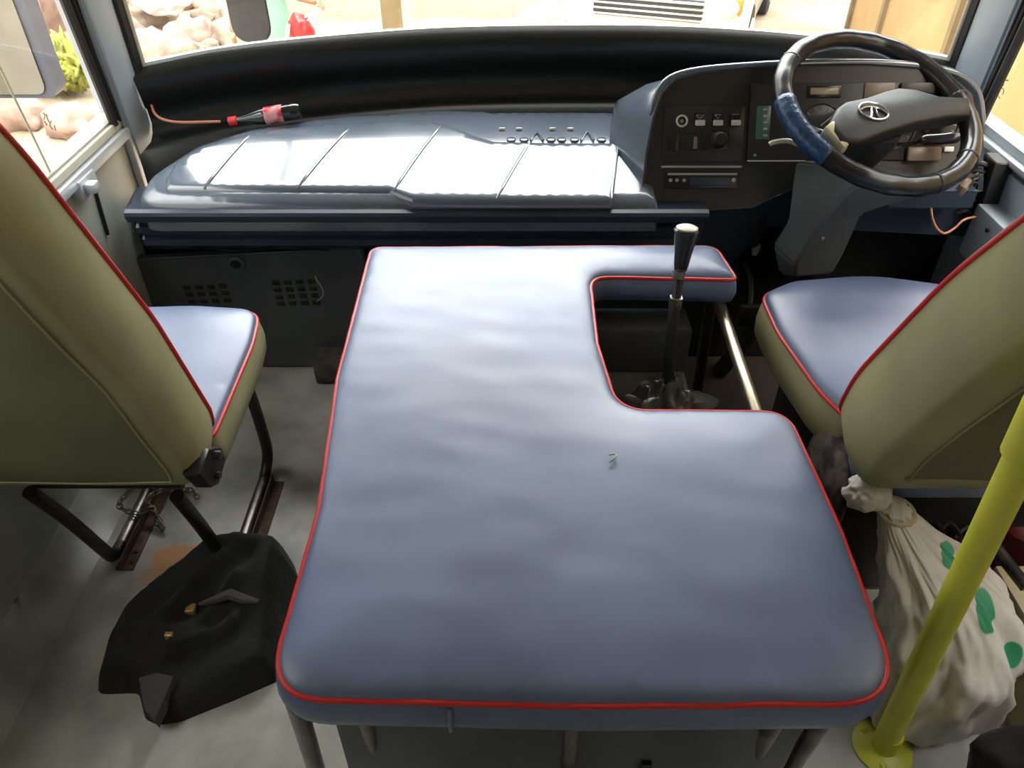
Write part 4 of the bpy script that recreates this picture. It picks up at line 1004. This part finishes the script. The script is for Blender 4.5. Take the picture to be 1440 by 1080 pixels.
# ochre sheet fence on the right
oc = empty('ochre_fence', (3.4, 5, GZ), 'tall ochre painted sheet fence along the right of the yard', 'fence')
a = P(1198, 40, y=9.5); 
bm = BM(); pA = V((a.x, 9.5, 0)); pB = V((2.1, -1.5, 0))
nrm = V((pB.y-pA.y, -(pB.x-pA.x), 0)).normalized()
def fence_seg(bm, t0_, t1_, off, th=.05, z0=GZ-.1, z1=2.6):
    u0, u1 = pA.lerp(pB, t0_), pA.lerp(pB, t1_); o1 = nrm*off; o2 = nrm*(off+th)
    prism(bm, [(0, z0), (1, z0), (1, z1), (0, z1)], lambda s, z: u0.lerp(u1, s)+o1+V((0, 0, z)), lambda s, z: u0.lerp(u1, s)+o2+V((0, 0, z)))
fence_seg(bm, 0, 1, 0); obj('sheet', bm, 'ochre', oc, smooth=False)
for t_ in (.0, .12, .3, .5, .7, .9):
    bm = BM(); fence_seg(bm, t_, t_+.008, -.04, .13); obj('fence_post', bm, 'wood', oc, smooth=False)

bm = BM(); a = P(405, 40, y=10.4); b = P(722, 40, y=10.4); box(bm, (a.x, 10.4, GZ-.1), (b.x, 10.6, -.25), .02)
thing_mesh('block_wall', bm, 'wallp', 'low pale block wall in the yard behind the wooden post', 'wall', smooth=False)
q = P(235, -6, y=9.6); blob('cement_bag', (q.x, 9.4, q.z), (.28, .2, .16), 'white', 'white bag lying on top of the rubble heap', 'bag', 12, .3, 2, None, 4)
# white car
car = empty('car', (0, 0, GZ), 'white car with slatted grille parked facing the bus windscreen', 'car')
CP = P(985, 25, y=7.9); cyaw = math.radians(-20); cc_ = V((P(945, 25, y=7.9).x+.08, 8.75, GZ))
rot = Matrix.Rotation(cyaw, 4, 'Z'); CM = Matrix.Translation(cc_) @ rot
car.location = (0, 0, 0)
# car local: x across, -y = front, z up.  length 4.3, width 1.78
def cpart(name, bm, m, parent=car, **k):
    bmesh.ops.transform(bm, matrix=CM, verts=bm.verts[:]); return obj(name, bm, m, parent, **k)
def car_ring(y, hw, zb, zt, tum=.92):
    return [(-hw*.96, y, zb), (-hw, y, zb+(zt-zb)*.35), (-hw*.99, y, zb+(zt-zb)*.75), (-hw*tum, y, zt-.02), (-hw*.5, y, zt+.015), (0, y, zt+.025), (hw*.5, y, zt+.015), (hw*tum, y, zt-.02), (hw*.99, y, zb+(zt-zb)*.75), (hw, y, zb+(zt-zb)*.35), (hw*.96, y, zb)]
bm = BM(); secs = [(-.98, .60, .30, .55), (-.93, .74, .24, .78), (-.86, .82, .22, .88), (-.6, .88, .22, .95), (-.1, .89, .22, 1.0), (.3, .89, .22, 1.02), (2.6, .89, .22, 1.02), (3.1, .86, .24, .98), (3.3, .78, .30, .80)]
rgs = [[bm.verts.new(V(p)) for p in car_ring(y, hw, zb, zt)] for y, hw, zb, zt in secs]
for A, B in zip(rgs, rgs[1:]):
    for i in range(len(A)): bm.faces.new((A[i], A[(i+1) % len(A)], B[(i+1) % len(A)], B[i]))
bm.faces.new(rgs[0]); bm.faces.new(rgs[-1]); cpart('body_shell', bm, 'white', angle=50)
bm = BM(); cab = [(.25, .80, 1.0, 1.02), (.85, .72, 1.0, 1.52), (1.3, .70, 1.0, 1.60), (2.3, .70, 1.0, 1.56), (3.0, .72, .98, 1.02)]
rgs = [[bm.verts.new(V(p)) for p in ((-hw*1.08, y, zb), (-hw*.9, y, zt), (hw*.9, y, zt), (hw*1.08, y, zb))] for y, hw, zb, zt in cab]
for A, B in zip(rgs, rgs[1:]):
    for i in range(4): bm.faces.new((A[i], A[(i+1) % 4], B[(i+1) % 4], B[i]))
bm.faces.new(rgs[0]); bm.faces.new(rgs[-1]); cpart('greenhouse', bm, 'carglass', smooth=False)
bm = BM(); box(bm, (-.60, .95, 1.55), (.60, 2.5, 1.63), .03); cpart('roof', bm, 'white')
bm = BM(); box(bm, (-.52, -1.01, .60), (.52, -.93, .80), .02); gr_ = cpart('grille', bm, 'grille')
for k in range(4):
    bm = BM(); box(bm, (-.53, -1.035, .615+k*.048), (.53, -1.0, .635+k*.048), .005); cpart('grille_bar', bm, 'chrome', gr_)
for s_ in (-1, 1):
    bm = BM(); blobm = bmesh.ops.create_icosphere(bm, subdivisions=3, radius=1)
    for v in bm.verts: v.co = V((s_*.68+v.co.x*.15, -.88+v.co.y*.12, .72+v.co.z*.095))
    hl = cpart('headlamp', bm, 'lamp')
    bm = BM(); box(bm, (s_*.80-.05, -.86, .66), (s_*.80+.05, -.70, .80), .02); cpart('indicator', bm, 'orange', hl)
    for y_ in (-.32, 2.25):
        bm = BM(); lathe(bm, [(.30, -.1), (.33, -.08), (.33, .08), (.30, .1), (.2, .1)], (s_*.82, y_, .33), (1, 0, 0), 32); wh = cpart('wheel', bm, 'tyre')
        bm = BM(); lathe(bm, [(.20, 0), (.19, .02), (.05, .03)], (s_*.92, y_, .33), (s_, 0, 0), 20); cpart('rim', bm, 'lamp', wh)
        bm = BM(); tube(bm, [(s_*.895, y_+.40*math.cos(t*PI/12), .33+.40*math.sin(t*PI/12)) for t in range(13)], .025, 8); cpart('wheel_arch', bm, 'white')
bm = BM(); box(bm, (-.80, -1.03, .34), (.80, -.90, .50), .03); cpart('bumper', bm, 'white')

# bus mirrors
mr = empty('round_mirror', P(345, -20, y=2.55), 'grey rounded mirror hanging outside the windscreen at left', 'mirror')
q = P(346, 0, y=2.50); bm = BM(); pts = roundpoly([(-.060, -.12, .055), (.060, -.12, .055), (.060, .16, .05), (-.060, .16, .05)], 8)
prism(bm, pts, lambda a_, b_: q+V((a_, 0, b_)), lambda a_, b_: q+V((a_*.8, .04, b_*.85))); obj('housing', bm, 'mirrorb', mr)
bm = BM(); prism(bm, [(a_*.92, b_*.94) for a_, b_ in pts], lambda a_, b_: q+V((a_, -.003, b_)), lambda a_, b_: q+V((a_, .0, b_))); obj('mirror_glass', bm, 'mirrorb', mr)
bm = BM(); tube(bm, cr([q+V((0, .03, .1)), q+V((0, .03, .35)), V((q.x-.1, 2.3, 1.55)), V((q.x-.15, 2.17, 1.62))], 6), .012, 10); obj('arm', bm, 'blktube', mr)
mm = empty('side_mirror', P(60, 60, x=-1.3), 'big dusty rectangular wing mirror outside the left side window', 'mirror')
e_ = P(84, 138, x=-1.24); bm = BM(); pts = roundpoly([(-.33, 0, .04), (.0, 0, .035), (.0, .46, .04), (-.33, .46, .04)], 8)
prism(bm, pts, lambda a_, b_: e_+V((a_, 0, b_)), lambda a_, b_: e_+V((a_*.95, .06, b_*.97))); obj('housing', bm, 'mirrorc', mm)
bm = BM(); prism(bm, [(-.165+(a_+.165)*.84, .012+b_*.95) for a_, b_ in pts], lambda a_, b_: e_+V((a_, -.006, b_)), lambda a_, b_: e_+V((a_, .0, b_))); obj('mirror_glass', bm, 'mglass', mm)
bm = BM(); tube(bm, cr([e_+V((-.15, .05, .40)), e_+V((-.12, .06, .55)), V((-1.15, 2.12, 1.45)), V((-1.03, 2.08, 1.50))], 6), .012, 10); obj('arm', bm, 'blktube', mm)

# person walking past, seen from waist to elbows
pp = P(388, 30, y=6.7); px0 = pp.x-.10; py0 = 6.75
pe = empty('person', (px0, py0, GZ), 'person in sea green clothing with a bent forearm carrying a red bag', 'person')
def skinfig(name, nodes, edges, m, parent, sub=2):
    me = bpy.data.meshes.new(name); org = V((px0, py0, GZ)); me.from_pydata([V(n_[0]) for n_ in nodes], edges, []); o = bpy.data.objects.new(name, me); C.objects.link(o); o.parent = parent
    sk_ = o.modifiers.new('skin', 'SKIN'); ly = me.skin_vertices[0].data if me.skin_vertices else None
    if ly is None:
        bmm = bmesh.new(); bmm.from_mesh(me); bmm.verts.layers.skin.verify(); bmm.to_mesh(me); bmm.free(); ly = me.skin_vertices[0].data
    for i, n_ in enumerate(nodes): ly[i].radius = n_[1]; ly[i].use_root = (i == 0)
    o.modifiers.new('sub', 'SUBSURF').levels = sub; o.modifiers['sub'].render_levels = sub
    me.materials.append(M[m]); 
    for p_ in me.polygons: p_.use_smooth = True
    sk_.use_smooth_shade = True
    return o
N = [((0, 0, .95), (.15, .11)), ((0, 0, 1.12), (.12, .09)), ((0, 0, 1.32), (.15, .10)), ((0, 0, 1.42), (.08, .07)), ((0, -.01, 1.50), (.05, .05)), ((0, -.03, 1.60), (.085, .095)), ((0, -.03, 1.68), (.07, .08)),
     ((.18, 0, 1.36), (.055, .055)), ((.22, .02, 1.12), (.042, .042)), ((.33, -.16, 1.06), (.034, .034)), ((.44, -.24, 1.05), (.026, .026)),
     ((-.18, 0, 1.36), (.055, .055)), ((-.23, .02, 1.10), (.042, .042)), ((-.25, -.05, .86), (.028, .028)),
     ((.09, 0, .88), (.09, .09)), ((.10, -.05, .48), (.058, .058)), ((.10, .02, .10), (.04, .04)), ((.10, -.12, .04), (.035, .03)),
     ((-.09, 0, .88), (.09, .09)), ((-.10, .04, .48), (.058, .058)), ((-.10, .12, .10), (.04, .04)), ((-.10, -.0, .04), (.035, .03)),
     ((.50, -.27, 1.04), (.030, .018)), ((-.255, -.08, .77), (.018, .030))]
E_ = [(0, 1), (1, 2), (2, 3), (3, 4), (4, 5), (5, 6), (3, 7), (7, 8), (8, 9), (9, 10), (3, 11), (11, 12), (12, 13), (0, 14), (14, 15), (15, 16), (16, 17), (0, 18), (18, 19), (19, 20), (20, 21), (10, 22), (13, 23)]
skinfig('body', N, E_, 'skin', pe)
def fing(base, d, side, L0):
    bm = BM()
    for k in range(4):
        o_ = V(base)+V(side)*(k-1.5)*.017; l_ = L0*(1, 1.12, 1.05, .8)[k]
        tube(bm, cr([o_, o_+V(d)*l_*.5, o_+V(d)*l_*.8+V((0, 0, -.025))], 3), [.009, .009, .0085, .008, .008, .0075, .006], 6)
    tube(bm, cr([V(base)-V(d)*.05+V(side)*.03, V(base)-V(d)*.02+V(side)*.05, V(base)+V(d)*.01+V(side)*.045], 3), [.011, .011, .010, .010, .009, .008, .006], 6)
    bmesh.ops.translate(bm, vec=V((px0, py0, GZ)), verts=bm.verts[:]); return bm
obj('fingers', fing((.52, -.28, 1.04), (.86, -.4, -.2), (.3, .4, .6), .06), 'skin', pe)
obj('fingers', fing((-.255, -.09, .74), (0, -.15, -1), (.1, 1, 0), .06), 'skin', pe)
def shell(name, secs, m, parent, open_=False):
    bm = BM(); rg = []
    for (c_, a_, b_) in secs: rg.append([bm.verts.new(V((px0, py0, GZ))+V(c_)+V((a_*math.cos(2*PI*k/28)*(1+.04*math.sin(k*2.2)), b_*math.sin(2*PI*k/28), 0))) for k in range(28)])
    for A, B in zip(rg, rg[1:]):
        for k in range(28): bm.faces.new((A[k], A[(k+1) % 28], B[(k+1) % 28], B[k]))
    return obj(name, bm, m, parent)
shell('dress', [((0, 0, .30), .27, .24), ((0, 0, .6), .22, .19), ((0, 0, .95), .19, .15), ((0, 0, 1.12), .155, .125), ((0, 0, 1.32), .18, .13), ((0, 0, 1.42), .13, .10), ((0, 0, 1.46), .07, .07)], 'gcloth', pe)
def local_tube(name, pts, r, m):
    bm = BM(); tube(bm, cr([V((px0, py0, GZ))+V(p_) for p_ in pts], 6), r, 12); return obj(name, bm, m, pe)
local_tube('sleeve', [(.14, 0, 1.38), (.20, .01, 1.28), (.225, .02, 1.14)], .062, 'wcloth'); local_tube('sleeve', [(-.14, 0, 1.38), (-.20, .01, 1.28), (-.235, .02, 1.12)], .062, 'gcloth')
local_tube('scarf_edge', [(.06, -.12, 1.40), (.03, -.15, 1.1), (.0, -.17, .85), (.02, -.2, .5)], .018, 'ycloth')
bm = BM(); bmesh.ops.create_icosphere(bm, subdivisions=3, radius=1)
for v in bm.verts:
    v.co = V((px0, py0+.01, GZ+1.655))+V((v.co.x*.098, v.co.y*.105, v.co.z*.105))
for v in bm.verts: 
    if v.co.y < py0-.06: v.co.y = py0-.06
obj('hair', bm, 'hair', pe, angle=180)
bm = BM()
for s_ in (-1, 1): 
    lathe(bm, [(.010, 0), (.006, .004)], (px0+s_*.035, py0-.125, GZ+1.62), (0, -1, 0), 10)
obj('eyes', bm, 'hair', pe)
bm = BM(); tube(bm, [(px0, py0-.12, GZ+1.62), (px0, py0-.145, GZ+1.585), (px0, py0-.12, GZ+1.58)], [.006, .013, .008], 8); tube(bm, [(px0-.02, py0-.118, GZ+1.545), (px0, py0-.125, GZ+1.543), (px0+.02, py0-.118, GZ+1.545)], .006, 6); obj('nose_and_mouth', bm, 'skin', pe)
# red bag held
rbag = P(424, 50, y=6.45); rg_ = empty('hand_bag', rbag, 'bright red bag with white strap held by the person outside', 'bag')
bm = BM(); bmesh.ops.create_icosphere(bm, subdivisions=4, radius=1)
for v in bm.verts:
    d = v.co.copy(); k = 1+.18*noise.noise(d*2.5); v.co = V((rbag.x+d.x*.105*k, rbag.y+d.y*.07*k, rbag.z+d.z*.16*k))
obj('pouch', bm, 'redp', rg_, angle=180)
bm = BM(); hnd = V((px0+.55, py0-.29, GZ+1.01)); tube(bm, cr([rbag+V((-.06, 0, .08)), hnd, rbag+V((.05, 0, .1))], 8), .008, 8)
tube(bm, cr([rbag+V((-.07, -.07, .1)), rbag+V((-.10, -.08, -.02)), rbag+V((-.13, -.05, -.16))], 5), .016, 8); obj('strap', bm, 'white', rg_)
